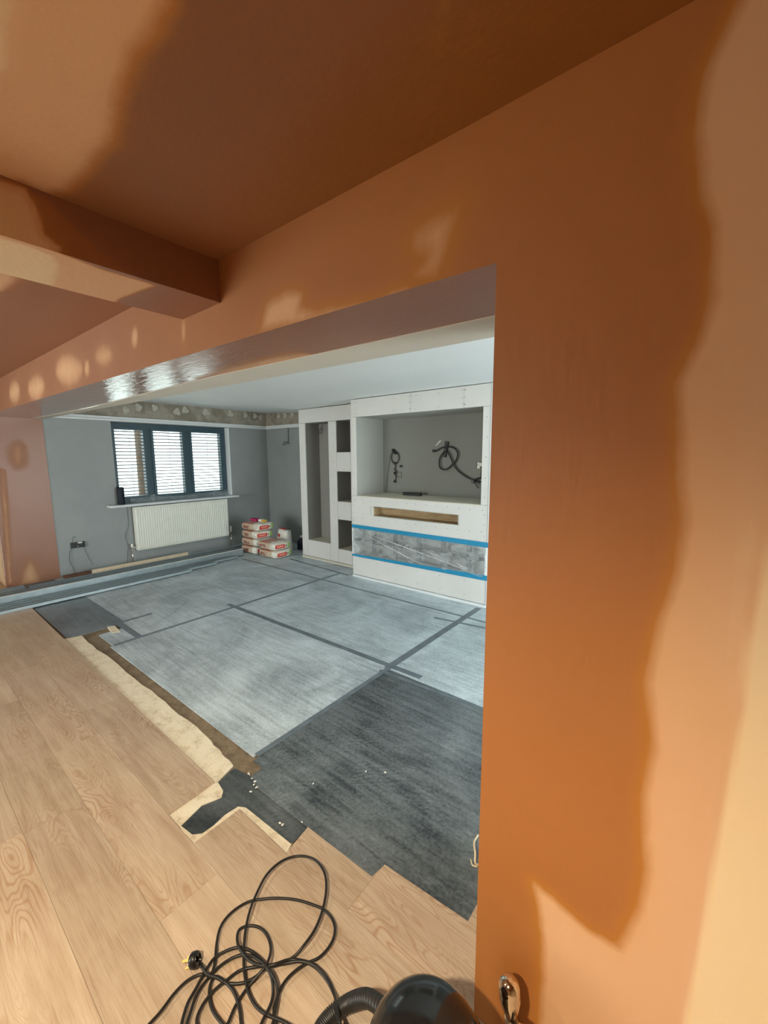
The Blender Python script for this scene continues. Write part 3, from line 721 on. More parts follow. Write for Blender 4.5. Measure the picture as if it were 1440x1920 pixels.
# band with the slot: one sheet with a hole
b = MB()
for bxx_ in ((ML, SLx0, 0.672, NB), (SLx1, MR, 0.672, NB), (SLx0, SLx1, 0.672, SLz0), (SLx0, SLx1, SLz1, NB)): b.box(bxx_[0]+(g if bxx_[0] == ML else 0), bxx_[1]-(g if bxx_[1] == MR else 0), YF, YF+TH, bxx_[2], bxx_[3]-(g if bxx_[3] == NB else 0))
part(b, 'plasterboard', BOARD, mw)
board(mw, ML, MR, 0.03, 0.30)
part(MB().box(MR+0.001, MR+0.028, YF-0.004, YF+0.10, 0.0, MT), 'corner_bead', WHITEP, mw)
part(MB().box(MR-0.004, MR+0.001, YF-0.001, YF+0.01, 0.0, MT), 'joint_line', plain('blue_grey_joint', (150, 170, 176), 0.6, var=0), mw)
part(MB().box(ML, MR, YF-0.012, YF+0.01, -0.002, 0.026), 'base_strip', WHITEP, mw)
part(MB().box(ML, ML+0.012, YF+TH, 4.75, 0, MT), 'side_board', BOARD, mw)
# big recess: left side, right side, top, back, shelf
D = 4.40
part(MB().box(NL-TH, NL, YF+TH, D, NB-0.02, NT+TH), 'recess_side', BOARDG, mw)
part(MB().box(NR, NR+TH, YF+TH, D, NB-0.02, NT+TH), 'recess_side', BOARDG, mw)
part(MB().box(NL, NR, YF+TH, D, NT, NT+TH), 'recess_top', BOARDG, mw)
part(MB().box(NL-TH, NR+TH, D, D+TH, NB-0.02, NT+TH), 'recess_back', NICHEB, mw)
part(MB().bbox(NL, NR, YF-0.001, D, NB-TH, NB+0.001, 0.002), 'recess_shelf', CREAM, mw)
# slot lining
sd = 0.14
b = MB(); b.box(SLx0-0.01, SLx1+0.01, YF+TH+sd, YF+TH+sd+0.01, SLz0-0.01, SLz1+0.01); b.box(SLx0-0.01, SLx1+0.01, YF+TH, YF+TH+sd, SLz0-0.01, SLz0); b.box(SLx0-0.01, SLx1+0.01, YF+TH, YF+TH+sd, SLz1, SLz1+0.01); b.box(SLx1, SLx1+0.01, YF+TH, YF+TH+sd, SLz0, SLz1); b.box(SLx0-0.01, SLx0, YF+TH, YF+TH+sd, SLz0, SLz1)
part(b, 'slot_lining', SLOTW, mw)
b = MB(); b.tube([(SLx0-0.03, YF, 0.84), (SLx0-0.03, YF-0.003, 0.945)], 0.003, 6); b.tube([(SLx0, YF-0.002, SLz1+0.003), (-2.7, YF-0.003, SLz1+0.004), (SLx1+0.01, YF-0.002, SLz1+0.002)], 0.004, 6); b.tube([(SLx0, YF-0.002, SLz0-0.002), (-2.6, YF-0.003, SLz0-0.005), (SLx1+0.04, YF-0.002, SLz0-0.004)], 0.004, 6); b.tube([(SLx1+0.012, YF-0.002, SLz0), (SLx1+0.015, YF-0.003, SLz1)], 0.005, 6)
part(b, 'cut_edge', plain('torn_board_edge', (186, 188, 180), 0.8, var=0.1, scale=30), mw)
# fire opening behind the plastic: recess box, studs, burner rail
b = MB(); b.box(ML, MR, 4.08, 4.09, 0.28, 0.70); b.box(ML, MR, YF+TH, 4.08, 0.28, 0.30); b.box(ML, MR, YF+TH, 4.08, 0.672, 0.69)
part(b, 'fire_recess', BOARDG, mw)
for x in (-3.32, -2.98, -2.63, -2.30, -1.98, -1.76): part(MB().box(x-0.022, x+0.022, 3.95, 3.99, 0.30, 0.672), 'stud', plain('stud_dark_steel', (104, 108, 108), 0.5, 0.4, var=0.05) if x == -3.32 else bpy.data.materials['stud_dark_steel'], mw)
part(MB().bbox(ML+0.02, MR-0.01, 3.90, 3.93, 0.475, 0.505, 0.004), 'rail', plain('dark_rail', (78, 80, 80), 0.5, var=0.1), mw)
random.seed(11)
for k in range(16):
    x = ML+0.06+k*0.113+random.uniform(-.02, .02); part(MB().tube([(x-0.03, 3.885, 0.49+random.uniform(-.02, .02)), (x, 3.882, 0.49), (x+0.03, 3.885, 0.49+random.uniform(-.02, .02))], [0.012, 0.026, 0.010], 7), 'clip', SCREW, mw)
# screws over the boards
def screws(par, pts, y):
    b = MB()
    for x, z in pts: b.lathe([(0.0, 0.0), (0.0042, 0.0), (0.0042, 0.0012), (0, 0.0015)], 7, Matrix.Translation((x+random.uniform(-.006, .006), y-0.0003, z+random.uniform(-.006, .006))) @ Matrix.Rotation(PI/2, 4, 'X'))
    part(b, 'screw_heads', SCREW, par, kind='stuff')
sp_pts = [(x, z) for x in np.arange(ML+0.08, MR-0.03, 0.30) for z in (NT+0.035, MT-0.04)]
sp_pts += [(x, z) for z in np.arange(1.15, 2.05, 0.2) for x in (ML+0.035, MR-0.04)]
sp_pts += [(x, z) for x in np.arange(ML+0.05, MR-0.03, 0.135) for z in (NB-0.05, 0.79)]
sp_pts += [(x, z) for x in np.arange(ML+0.12, MR-0.03, 0.3) for z in (0.245, 0.085)]+[(ML+0.03, z) for z in (0.75, 0.85, 0.95)]+[(MR-0.04, z) for z in (0.75, 0.87, 0.97)]
sp_pts += [(x, z) for x in (-2.665, -2.695, -2.005, -2.035) for z in (2.09, 2.16, 2.23)]
screws(mw, sp_pts, YF)
# plastic sheet and tapes
nu, nv = 90, 22; vs = []; PX0, PX1, PZ0, PZ1 = ML+0.005, MR-0.008, 0.297, 0.662
for j in range(nv+1):
    for i in range(nu+1):
        t = i/nu; s_ = j/nv; x = PX0+(PX1-PX0)*t; z = PZ0+(PZ1-PZ0)*s_
        f = math.sin(PI*s_)**0.5
        dd = 0.0
        for (a0, s0, a1, s1, w_, h_) in ((0.05, 0.9, 0.75, 0.08, 0.012, 0.012), (0.10, 1.0, 1.0, 0.05, 0.014, 0.012), (0.25, 0.75, 0.85, 0.25, 0.010, 0.008), (0.0, 0.2, 0.35, 0.15, 0.01, 0.006), (0.6, 0.7, 1.0, 0.9, 0.012, 0.006), (0.03, 0.95, 0.12, 0.1, 0.008, 0.006)):
            ex, ez = (a1-a0)*1.87, (s1-s0)*0.39; L2 = ex*ex+ez*ez; px_, pz_ = (t-a0)*1.87, (s_-s0)*0.39
            q = max(0, min(1, (px_*ex+pz_*ez)/L2)); r_ = math.hypot(px_-q*ex, pz_-q*ez); dd += h_*math.exp(-(r_/w_)**2)
        y = YF-0.002-0.004*f-dd*f-0.003*f*noise.noise(Vector((t*12, s_*4, 2)))
        vs.append((x, min(y, YF-0.001), z))
fs = [(j*(nu+1)+i, j*(nu+1)+i+1, (j+1)*(nu+1)+i+1, (j+1)*(nu+1)+i) for j in range(nv) for i in range(nu)]
ps = empty('plastic_sheet', ((PX0+PX1)/2, YF, PZ0), 'clear plastic sheet taped over the fire opening with blue tape', 'plastic sheet')
part(MB().add(vs, fs, True), 'sheet', FILM, ps)
for pts_ in ([(0.10, 0.80), (0.30, 0.52), (0.50, 0.22), (0.60, 0.10)], [(0.12, 0.86), (0.40, 0.62), (0.70, 0.36), (0.97, 0.10)]):
    P_ = [(PX0+(PX1-PX0)*a_, YF-0.016, PZ0+(PZ1-PZ0)*b_) for a_, b_ in pts_]
    part(MB().tube(smooth_path(P_, 6), [0.0035*math.sin(PI*min(1, max(0.05, i/18))) for i in range(19)], 6), 'crease', FOLD, ps)
def tp(x0, z0a, z0b, x1, z1a, z1b, y, mat=BLUETAPE, name='masking_tape'):
    b = MB(); b.add([(x0, y, z0a), (x1, y, z1a), (x1, y, z1b), (x0, y, z0b), (x0, y+0.0015, z0a), (x1, y+0.0015, z1a), (x1, y+0.0015, z1b), (x0, y+0.0015, z0b)], [(0, 1, 2, 3), (7, 6, 5, 4), (0, 4, 5, 1), (3, 2, 6, 7), (0, 3, 7, 4), (1, 5, 6, 2)]); return part(b, name, mat, ps, label='blue masking tape strip')
tp(ML-0.003, 0.652, 0.696, MR+0.012, 0.638, 0.692, YF-0.0075)
tp(ML-0.003, 0.276, 0.302, MR+0.010, 0.290, 0.345, YF-0.0075)
part(MB().box(PX0-0.004, PX0+0.012, YF-0.005, YF-0.0035, 0.29, 0.66), 'clear_tape', FOLD, ps); part(MB().box(MR-0.02, MR+0.004, YF-0.005, YF-0.0035, 0.33, 0.66), 'clear_tape', FOLD, ps)

# ------------------------------------------------------------------ niche tower
YT = 4.15
tw = empty('niche_tower', (-4.4, YT, 0), 'white plasterboard tower with one tall niche and three small square niches', 'shelving')
TL, TR_, TT = -4.95, -3.592, 2.268
ax0, ax1, az0, az1 = -4.81, -4.315, 0.288, 2.062
bx0, bx1 = -4.155, -3.885
bz = ((0.232, 0.668), (0.929, 1.356), (1.626, 2.064))
board(tw, TL, TR_, 2.064, TT, YT)
board(tw, TL, ax0, 0.03, 2.062, YT); board(tw, ax0, ax1, 0.03, az0, YT); board(tw, ax1, bx0, 0.03, 2.062, YT)
board(tw, bx1, TR_, 0.03, 2.062, YT)
for a, c in ((0.03, 0.232), (0.668, 0.929), (1.356, 1.626)): board(tw, bx0, bx1, a, c, YT)
part(MB().box(TL, TR_, YT-0.012, YT+0.01, -0.002, 0.026), 'base_strip', CREAM, tw)
part(MB().box(TL, TL+0.012, YT+TH, 4.75, 0, zf(TL)-0.002), 'side_board', BOARD, tw)
part(MB().box(-4.5, TR_, YT-0.001, YT+0.004, TT, TT+0.004), 'ceiling_gap', DARKGAP, tw)
def lining(par, x0, x1, z0, z1, yf, d, mat=NICHEB):
    y0 = yf+TH; b = MB(); t_ = 0.01
    b.box(x0-t_, x1+t_, y0+d, y0+d+t_, z0-t_, z1+t_); b.box(x0-t_, x0, y0, y0+d, z0-t_, z1+t_); b.box(x1, x1+t_, y0, y0+d, z0-t_, z1+t_); b.box(x0, x1, y0, y0+d, z1, z1+t_)
    part(b, 'niche_lining', mat, par); part(MB().box(x0, x1, y0-0.004, y0+d, z0-t_, z0), 'niche_floor', CREAM, par)
lining(tw, ax0, ax1, az0, az1, YT, 0.27, plain('niche_lining_grey', (146, 144, 138), 0.8, var=0.03, scale=2))
for a, c in bz: lining(tw, bx0, bx1, a, c, YT, 0.30, bpy.data.materials['niche_lining_grey'])
tp_pts = [(x, z) for z in np.arange(0.3, 2.1, 0.2) for x in (TL+0.06, ax1+0.10)]+[(bx1+0.03, z) for z in np.arange(0.2, 2.1, 0.2)]+[(x, z) for x in (bx0+0.03, bx0+0.14, bx1-0.03) for z in (0.90, 0.70, 1.59, 1.385)]
screws(tw, tp_pts, YT)

# ------------------------------------------------------------------ radiator
rad = empty('radiator', (XL, 3.08, 0.20), 'white ribbed panel radiator hung under the window', 'radiator')
ry0, ry1, rz0, rz1, rx0, rx1 = 2.345, 3.82, 0.205, 0.845, XL+0.035, XL+0.10
b = MB(); n = 44; pr = []
for k in range(n):
    a = ry0+0.012+(ry1-ry0-0.024)*k/n; w = (ry1-ry0-0.024)/n
    pr += [(a, rx1-0.006), (a+w*0.25, rx1-0.006), (a+w*0.38, rx1), (a+w*0.87, rx1), (a+w, rx1-0.006)]
pr = [(ry0+0.004, rx1-0.006)]+pr+[(ry1-0.004, rx1-0.006)]
m_ = len(pr); zz = [(rz0, -0.012), (rz0+0.02, -0.006), (rz0+0.035, 0), (rz1-0.035, 0), (rz1-0.02, -0.006), (rz1, -0.012)]
vs = []
for z, dx in zz:
    for (y_, x_) in pr: vs.append((min(x_, rx1+dx) if dx < 0 else x_, y_, z))
fs = [(j*m_+i, j*m_+i+1, (j+1)*m_+i+1, (j+1)*m_+i) for j in range(5) for i in range(m_-1)]
part(MB().add(vs, fs), 'front_panel', RADW, rad)
part(MB().bbox(rx0, rx1-0.014, ry0+0.01, ry1-0.01, rz0+0.005, rz1-0.01, 0.004), 'rear_panel', RADW, rad)
part(MB().bbox(rx0-0.002, rx1-0.004, ry0, ry0+0.006, rz0+0.01, rz1+0.002, 0.002), 'side_cover', RADW, rad)
part(MB().bbox(rx0-0.002, rx1-0.004, ry1-0.006, ry1, rz0+0.01, rz1+0.002, 0.002), 'side_cover', RADW, rad)
b = MB(); b.box(rx0, rx1-0.008, ry0, ry1, rz1-0.002, rz1+0.004)
for k in range(60): yk = ry0+0.02+k*(ry1-ry0-0.04)/60; b.box(rx0+0.01, rx1-0.018, yk, yk+0.008, rz1+0.0035, rz1+0.005)
part(b, 'top_grille', RADW, rad)
for (y_, z_, s_) in ((ry0, 0.255, -1), (ry1, 0.255, 1)):
    part(MB().tube([(XL+0.06, y_, z_), (XL+0.06, y_+s_*0.055, z_)], 0.010, 10), 'pipe_union', CHROME, rad)
    v_ = part(MB().lathe([(0, -0.02), (0.013, -0.02), (0.013, 0.01), (0, 0.012)], 14, Matrix.Translation((XL+0.06, y_+s_*0.055, z_))), 'valve_body', CHROME, rad)
    hgt = 0.085 if s_ > 0 else 0.04
    part(MB().lathe([(0, 0.0), (0.016, 0.0), (0.018, 0.01), (0.016, hgt), (0.010, hgt+0.008), (0, hgt+0.01)], 16, Matrix.Translation((XL+0.06, y_+s_*0.055, z_+0.012))), 'valve_cap', RADW, v_)
    part(MB().tube([(XL+0.06, y_+s_*0.055, z_-0.02), (XL+0.06, y_+s_*0.055, -0.003)], 0.0075, 8), 'feed_pipe', CHROME, rad)
for y_ in (2.6, 3.5): part(MB().box(XL+0.0005, rx0+0.002, y_, y_+0.03, 0.3, 0.78), 'wall_bracket', RADW, rad)
# thin cable hanging from the sill
P_ = [onX(x, y, XL+0.008) for x, y in ((238, 953), (241, 978), (240, 990), (235, 1005), (240, 1024), (239, 1046), (240, 1062))]
P_[0].z = 0.866
MB().tube(smooth_path(P_, 6), 0.003, 6).build('thin_cable', CABLEG, label='thin grey cable hanging down the wall from the window sill', cat='cable')
# open back box with wires on the grey wall
sb = empty('socket_box', (XL, 1.66, 0.40), 'open double socket box with loose wires low on the grey wall', 'socket')
x_ = XL
b = MB(); b.box(x_, x_+0.028, 1.575, 1.58, 0.37, 0.445); b.box(x_, x_+0.028, 1.725, 1.73, 0.37, 0.445); b.box(x_, x_+0.028, 1.58, 1.725, 0.37, 0.375); b.box(x_, x_+0.028, 1.58, 1.725, 0.44, 0.445); b.box(x_, x_+0.004, 1.58, 1.725, 0.375, 0.44)
part(b, 'back_box', plain('dark_grey_plastic', (58, 60, 64), 0.5, var=0.1), sb)
part(MB().bbox(x_+0.01, x_+0.034, 1.625, 1.665, 0.385, 0.42, 0.003), 'connector', BLACKP, sb)
part(MB().bbox(x_+0.012, x_+0.033, 1.655, 1.70, 0.425, 0.445, 0.003), 'connector', PAPERW, sb, label='white connector block'); part(MB().bbox(x_+0.012, x_+0.034, 1.64, 1.66, 0.382, 0.40, 0.003), 'connector', PAPERW, sb, label='small white connector block')
for pts_, rr in (([(1.585, 0.39), (1.555, 0.30), (1.548, 0.2), (1.575, 0.10), (1.59, 0.02)], 0.003), ([(1.715, 0.375), (1.74, 0.28), (1.77, 0.18), (1.80, 0.10)], 0.0025), ([(1.60, 0.44), (1.605, 0.50), (1.62, 0.53), (1.635, 0.515)], 0.003)):
    part(MB().tube(smooth_path([(XL+0.012, a, c) for a, c in pts_], 6), rr, 6), 'wire', CABLEG, sb)

# ------------------------------------------------------------------ loose electrics on the alcove and in the niches
P_ = [onY(x, y, 4.735) for x, y in ((540, 803), (540, 815), (540, 828), (536, 833), (531, 834), (533, 829), (539, 829), (543, 832))]; P_[0].z = 2.07
MB().tube(smooth_path(P_, 6), 0.006, 7).build('light_cable', CABLEG, label='grey cable with a curled end hanging from the ledge rail in the alcove', cat='cable')
yq = YT+TH+0.235
P_ = [onY(x, y, yq) for x, y in ((603, 790), (603, 800), (600, 805), (596, 809), (599, 813), (603, 812), (604, 806), (601, 802))]; P_[0].z = az1-0.001
MB().tube(smooth_path(P_, 6), 0.005, 7).build('light_cable', CABLEG, label='short looped grey cable hanging at the top of the tall niche', cat='cable')
cn = lambda a, c, d=0.02: onY(680+a/6, 780+c/6, D-d)
t = empty('cable_bunch', tuple(cn(350, 400)), 'coiled black cable bunch hanging on the left of the big recess', 'cable')
part(MB().tube(smooth_path([cn(*p) for p in [(345, 385), (330, 420), (322, 470), (335, 515), (360, 535), (390, 525), (408, 480), (400, 430), (375, 400)]], 6, True), 0.0065, 7), 'coil', CABLEM, t)
part(MB().tube(smooth_path([cn(*p) for p in [(330, 380), (350, 378), (385, 415), (365, 425), (345, 395)]], 5), 0.009, 7), 'tie', CABLEM, t)
part(MB().tube(smooth_path([cn(*p, 0.012) for p in [(345, 385), (312, 450), (295, 560), (275, 700), (262, 860)]], 6), 0.003, 6), 'wire', CABLEG, t)
part(MB().tube(smooth_path([cn(*p) for p in [(360, 530), (370, 575), (355, 600), (380, 620), (350, 640), (375, 680), (360, 735)]], 6), 0.006, 7), 'wire', CABLEM, t)
for a, c in ((430, 565), (362, 738), (368, 530), (366, 640)):
    p = cn(a, c); part(MB().bbox(p.x-0.018, p.x+0.018, p.y-0.008, p.y+0.008, p.z-0.014, p.z+0.014, 0.004), 'plug', BLACKP, t)
part(MB().tube([cn(*p) for p in [(385, 635), (435, 630), (435, 690), (385, 685)]], 0.004, 6, True), 'clip_frame', CABLEG, t)
t = empty('wall_bracket', tuple(cn(940, 380)), 'black wall bracket with a looped thick black cable in the big recess', 'bracket')
a_, b_ = cn(952, 288, 0.012), cn(920, 462, 0.012)
dv = (b_-a_); nv_ = Vector((dv.z, 0, -dv.x)).normalized()*0.022
b = MB(); q = [a_+nv_, a_-nv_, b_-nv_*0.9, b_+nv_*0.9]
b.add([tuple(v) for v in q]+[tuple(v+Vector((0, -0.016, 0))) for v in q], [(0, 1, 2, 3), (7, 6, 5, 4), (0, 4, 5, 1), (1, 5, 6, 2), (2, 6, 7, 3), (3, 7, 4, 0)]); part(b, 'plate', BLACKP, t)
lp_ = [cn(*p, 0.035) for p in [(805, 392), (840, 385), (885, 358), (930, 350), (1000, 350), (1050, 380), (1068, 430), (1050, 495), (1010, 540), (960, 590), (910, 602), (870, 580), (860, 530), (870, 470), (900, 420), (940, 395), (965, 420), (995, 480), (1030, 560), (1080, 620), (1160, 680), (1250, 722), (1330, 745)]]
part(MB().tube(smooth_path(lp_, 8), 0.009, 8), 'thick_cable', CABLEM, t)
p = lp_[0]; part(MB().bbox(p.x-0.025, p.x+0.02, p.y-0.012, p.y+0.012, p.z-0.016, p.z+0.014, 0.005), 'plug', BLACKP, t)
t = empty('cable_tail', tuple(cn(1290, 720)), 'knotted black cable ends at the right edge of the big recess', 'cable')
part(MB().tube(smooth_path([cn(*p, 0.05) for p in [(1235, 740), (1265, 715), (1310, 700), (1330, 690)]], 6), 0.010, 7), 'wire', CABLEM, t)
part(MB().tube(smooth_path([cn(*p, 0.05) for p in [(1265, 725), (1275, 770), (1305, 815)]], 6), 0.006, 7), 'wire', CABLEM, t)
part(MB().tube(smooth_path([cn(*p, 0.03) for p in [(1338, 600), (1330, 660), (1328, 715)]], 6), 0.005, 7), 'wire', CABLEM, t)
p = cn(1240, 738, 0.05); part(MB().bbox(p.x-0.02, p.x+0.02, p.y-0.01, p.y+0.01, p.z-0.02, p.z+0.02, 0.005), 'plug', BLACKP, t)
t = empty('wall_socket', tuple(cn(1310, 555)), 'small wall socket with white plugs at the right edge of the recess', 'socket')
p0, p1 = cn(1283, 520, 0.0), cn(1345, 592, 0.0)
part(MB().bbox(p0.x, p1.x+0.02, D-0.010, D, p1.z, p0.z, 0.003), 'back_plate', plain('dark_socket_plate', (40, 38, 34), 0.4, var=0), t)
for a, c, r_ in ((1306, 535, 0.016), (1330, 545, 0.022), (1308, 572, 0.02)):
    p = cn(a, c, 0.03); part(MB().bbox(p.x-r_, p.x+r_, D-0.045, D-0.010, p.z-r_, p.z+r_, 0.006), 'plug', PAPERW, t)
p = cn(850, 310, 0.004); MB().add([(p.x-0.05, D-0.001, p.z-0.035), (p.x-0.02, D-0.003, p.z-0.02), (p.x+0.05, D-0.001, p.z+0.04), (p.x+0.01, D-0.003, p.z+0.03)], [(0, 1, 2, 3)]).build('filler_smear', PAPERW, mw).matrix_parent_inverse = Matrix.Translation(-mw.location)
p0 = fl(765, 929, NB); p1 = fl(798, 931, NB)
t = empty('plastic_box', (p0.x, 4.22, NB+0.001), 'black oblong box lying on the shelf of the big recess', 'box')
part(MB().bbox(-3.07, -2.80, 4.24, 4.29, NB+0.001, NB+0.040, 0.006), 'body', BLACKP, t); part(MB().box(-3.06, -2.81, 4.2385, 4.2395, NB+0.014, NB+0.018), 'seam', CABLEG, t)

# ------------------------------------------------------------------ metal studs along the window wall
def stud(x, y0, y1, z, w=0.07, h=0.034, up=False, tilt=0.0, lab=None, grp='metal studs lying along the window wall', name='metal_stud'):
    t_ = 0.0015; L_ = y1-y0; b = MB()
    if up:   # C on its edge: web vertical
        b.box(-h/2, -h/2+t_, 0, L_, 0, w); b.box(-h/2, h/2, 0, L_, 0, t_); b.box(-h/2, h/2, 0, L_, w-t_, w); b.box(h/2-t_, h/2, 0, L_, 0, 0.008); b.box(h/2-t_, h/2, 0, L_, w-0.008, w)
    else:    # open side up
        b.box(-w/2, w/2, 0, L_, 0, t_); b.box(-w/2, -w/2+t_, 0, L_, 0, h); b.box(w/2-t_, w/2, 0, L_, 0, h); b.box(-w/2, -w/2+0.009, 0, L_, h-t_, h); b.box(w/2-0.009, w/2, 0, L_, h-t_, h)
    o = b.build(name, STEEL)
    if up:
        l_ = MB().box(-h/2-0.001, h/2+0.001, 0, L_, w-0.001, w+0.0015).build('lip_glint', LIPGLINT, o, label='white strip painted as a glint along the top edge')
    o.location = (x, y0, z); o.rotation_euler = (0, 0, tilt)
    return tag(o, lab, 'metal stud', grp)
P0 = 0.0065; U0 = 0.0065
stud(-5.50, 0.45, 2.62, P0, lab='foremost galvanised metal stud, lying flat nearest the floor sheets')
stud(-5.595, 0.42, 3.05, P0, lab='flat galvanised metal stud second from the front of the pile')
stud(-5.69, 0.40, 3.45, P0, lab='flat galvanised metal stud third from the front, in front of the upright one')
stud(-5.775, 0.34, 3.62, P0, w=0.10, up=True, lab='metal stud set on edge with a glint painted along its top, middle of the pile')
stud(-5.865, 0.40, 3.62, P0, lab='flat metal stud right behind the one set on edge')
stud(-5.95, 0.45, 3.66, P0, lab='lower flat metal stud under the broad top one')
stud(-5.93, 0.50, 3.68, P0+0.036, w=0.09, lab='broad metal stud lying on top of the pile, ending at the bags')
stud(-6.10, 0.36, 4.15, P0, w=0.09, h=0.05, lab='wide metal channel at the back of the pile, reaching past the bags')
stud(-6.21, 1.05, 4.05, P0, w=0.08, h=0.05, lab='long rear metal channel nearest the grey wall, starting at the plaster pier')
stud(-6.34, 0.30, 1.02, P0, w=0.07, h=0.045, lab='short metal channel end beside the left plaster pier')
MB().bbox(-6.365, -6.325, 1.72, 3.0, P0, 0.085, 0.003).build('timber_batten', plain('pale_timber', (226, 206, 178), 0.7, var=0.06, scale=8), label='pale timber batten lying along the wall behind the metal studs', cat='batten')
MB().bbox(-6.585, -6.50, 1.45, 1.75, -0.0095, 0.03, 0.004).build('trim_8', plain('broken_brown_skirting', (112, 78, 60), 0.8, var=0.2, scale=30), kind='structure')

# ------------------------------------------------------------------ bags of plaster
def bag_mat():
    m = Mat('printed_paper_sack', 0.6); tcn = m.N('ShaderNodeTexCoord'); sx = m.N('ShaderNodeSeparateXYZ'); m.L(tcn.outputs['Object'], sx.inputs[0])
    x, y, z = sx.outputs
    def band(v, a, b_): return m.math('MULTIPLY', m.math('GREATER_THAN', v, a), m.math('LESS_THAN', v, b_))
    def allm(*k):
        r_ = k[0]
        for q in k[1:]: r_ = m.math('MULTIPLY', r_, q)
        return r_
    n = m.noise(m.coord(rnd=True), 14, 4)
    base = m.ramp(n, [(0.3, (206, 196, 180)), (0.6, (234, 230, 220))])
    endf = m.math('GREATER_THAN', x, 0.17)
    red = allm(endf, band(y, -0.13, 0.045), band(z, 0.030, 0.088))
    letters = allm(red, band(z, 0.048, 0.072), band(y, -0.105, 0.02), m.math('GREATER_THAN', m.math('SINE', m.math('MULTIPLY', y, 330)), -0.25))
    grn = allm(m.math('GREATER_THAN', x, 0.10), m.math('GREATER_THAN', y, 0.095), band(z, 0.02, 0.105))
    dot = allm(endf, band(y, 0.058, 0.078), band(z, 0.05, 0.075))
    topr = allm(m.math('GREATER_THAN', z, 0.082), m.math('LESS_THAN', x, 0.07), band(y, -0.16, 0.15))
    stripes = m.math('MULTIPLY', topr, m.math('GREATER_THAN', m.math('SINE', m.math('MULTIPLY', x, 120)), -0.35))
    side = allm(m.math('LESS_THAN', y, -0.10), m.math('LESS_THAN', x, 0.12))
    sidered = allm(side, band(x, -0.16, 0.02), band(z, 0.03, 0.085), m.math('GREATER_THAN', n, 0.45))
    c = m.mix(m.math('MULTIPLY', side, 0.8), base, (196, 172, 146))
    c = m.mix(m.math('MULTIPLY', sidered, 0.8), c, (140, 70, 58)); c = m.mix(m.math('MULTIPLY', stripes, 0.85), c, (184, 60, 50))
    c = m.mix(red, c, (206, 58, 44)); c = m.mix(letters, c, (240, 190, 170)); c = m.mix(m.math('MULTIPLY', grn, 0.9), c, (150, 190, 90)); c = m.mix(dot, c, (60, 60, 58))
    m.color(c); m.bump(m.noise(m.coord(rnd=True), 22, 5, 0.6, 1.0), 0.5, 0.012); return m.m
BAGM = bag_mat()
def bag_mesh(L_=0.46, W_=0.34, T_=0.128, seed=0):
    nu, nv = 26, 14; vs = []; fs = []
    for j in range(nv+1):
        ph = -PI/2+PI*j/nv
        for i in range(nu):
            th = 2*PI*i/nu
            se = lambda v, p: math.copysign(abs(v)**p, v)
            x = L_/2*se(math.cos(ph), 0.35)*se(math.cos(th), 0.28); y = W_/2*se(math.cos(ph), 0.35)*se(math.sin(th), 0.28); z = T_/2*se(math.sin(ph), 0.55)
            k = 0.010*noise.noise(Vector((x*9+seed*3.1, y*9, z*16+seed)))
            vs.append((x*(1+k*1.5), y*(1+k*2), T_/2+z*(1+6*k*(1 if z > 0 else 0.2))))
    for j in range(nv):
        for i in range(nu): fs.append((j*nu+i, j*nu+(i+1) % nu, (j+1)*nu+(i+1) % nu, (j+1)*nu+i))
    return MB().add(vs, fs, True)
def bag(x, y, z, rz, lab, seed, L_=0.45, W_=0.34, T_=0.125):
    t = empty('plaster_bag', (x, y, z), lab, 'bag', 'stacked bags of plaster'); t.rotation_euler = (0, 0, rz)
    o = bag_mesh(L_, W_, T_, seed).build('sack', BAGM, t)
    e_ = MB(); e_.add([(L_/2-0.02, -W_/2+0.01, T_*0.5), (L_/2+0.006, -W_/2-0.012, T_*0.62), (L_/2+0.01, -W_/2+0.03, T_*0.5), (L_/2-0.01, -W_/2+0.02, T_*0.4), (L_/2-0.015, -W_/2+0.01, T_*0.35)], [(0, 1, 2), (0, 2, 3), (0, 4, 1), (1, 3, 2), (4, 3, 1), (0, 3, 4)])
    e_.build('folded_corner', PAPERW, t); return t
U = -0.001
bag(-5.82, 3.90, U, 0.0, 'plaster bag at the bottom of the tall stack beside the metal studs', 1)
bag(-5.81, 3.91, U+0.128, 0.03, 'second bag from the bottom of the tall bag stack', 2)
bag(-5.79, 3.90, U+0.256, -0.05, 'second bag from the top of the tall bag stack', 3)
bag(-5.78, 3.91, U+0.384, 0.05, 'topmost bag of the tall stack, under the pink packet', 4)
bag(-5.335, 3.91, U, 0.04, 'bottom bag of the low front stack, nearest the niche tower', 5)
bag(-5.345, 3.90, U+0.128, -0.03, 'top bag of the low front stack with red striped face', 6)
# half-empty bag standing behind
t = empty('plaster_bag', (-5.53, 4.25, U), 'half empty white bag standing upright behind the low front stack', 'bag'); t['group'] = 'stacked bags of plaster'
vs = []; nu, nv = 20, 12
for j in range(nv+1):
    s_ = j/nv
    for i in range(nu):
        th = 2*PI*i/nu; se = lambda v, p: math.copysign(abs(v)**p, v); w = 1-0.12*s_
        vs.append((0.135*w*se(math.cos(th), 0.5)*(1+0.16*noise.noise(Vector((i, j, 3))*0.45)), (0.09*(1-0.35*s_**3))*(1+0.2*noise.noise(Vector((i, j, 8))*0.5))*se(math.sin(th), 0.5), 0.35*s_+0.05*noise.noise(Vector((i*0.5, j*0.5, 1)))*s_))
fs = [(j*nu+i, j*nu+(i+1) % nu, (j+1)*nu+(i+1) % nu, (j+1)*nu+i) for j in range(nv) for i in range(nu)]+[tuple(nv*nu+i for i in range(nu)), tuple(reversed(range(nu)))]
MB().add(vs, fs, True).build('sack', PAPERW, t)
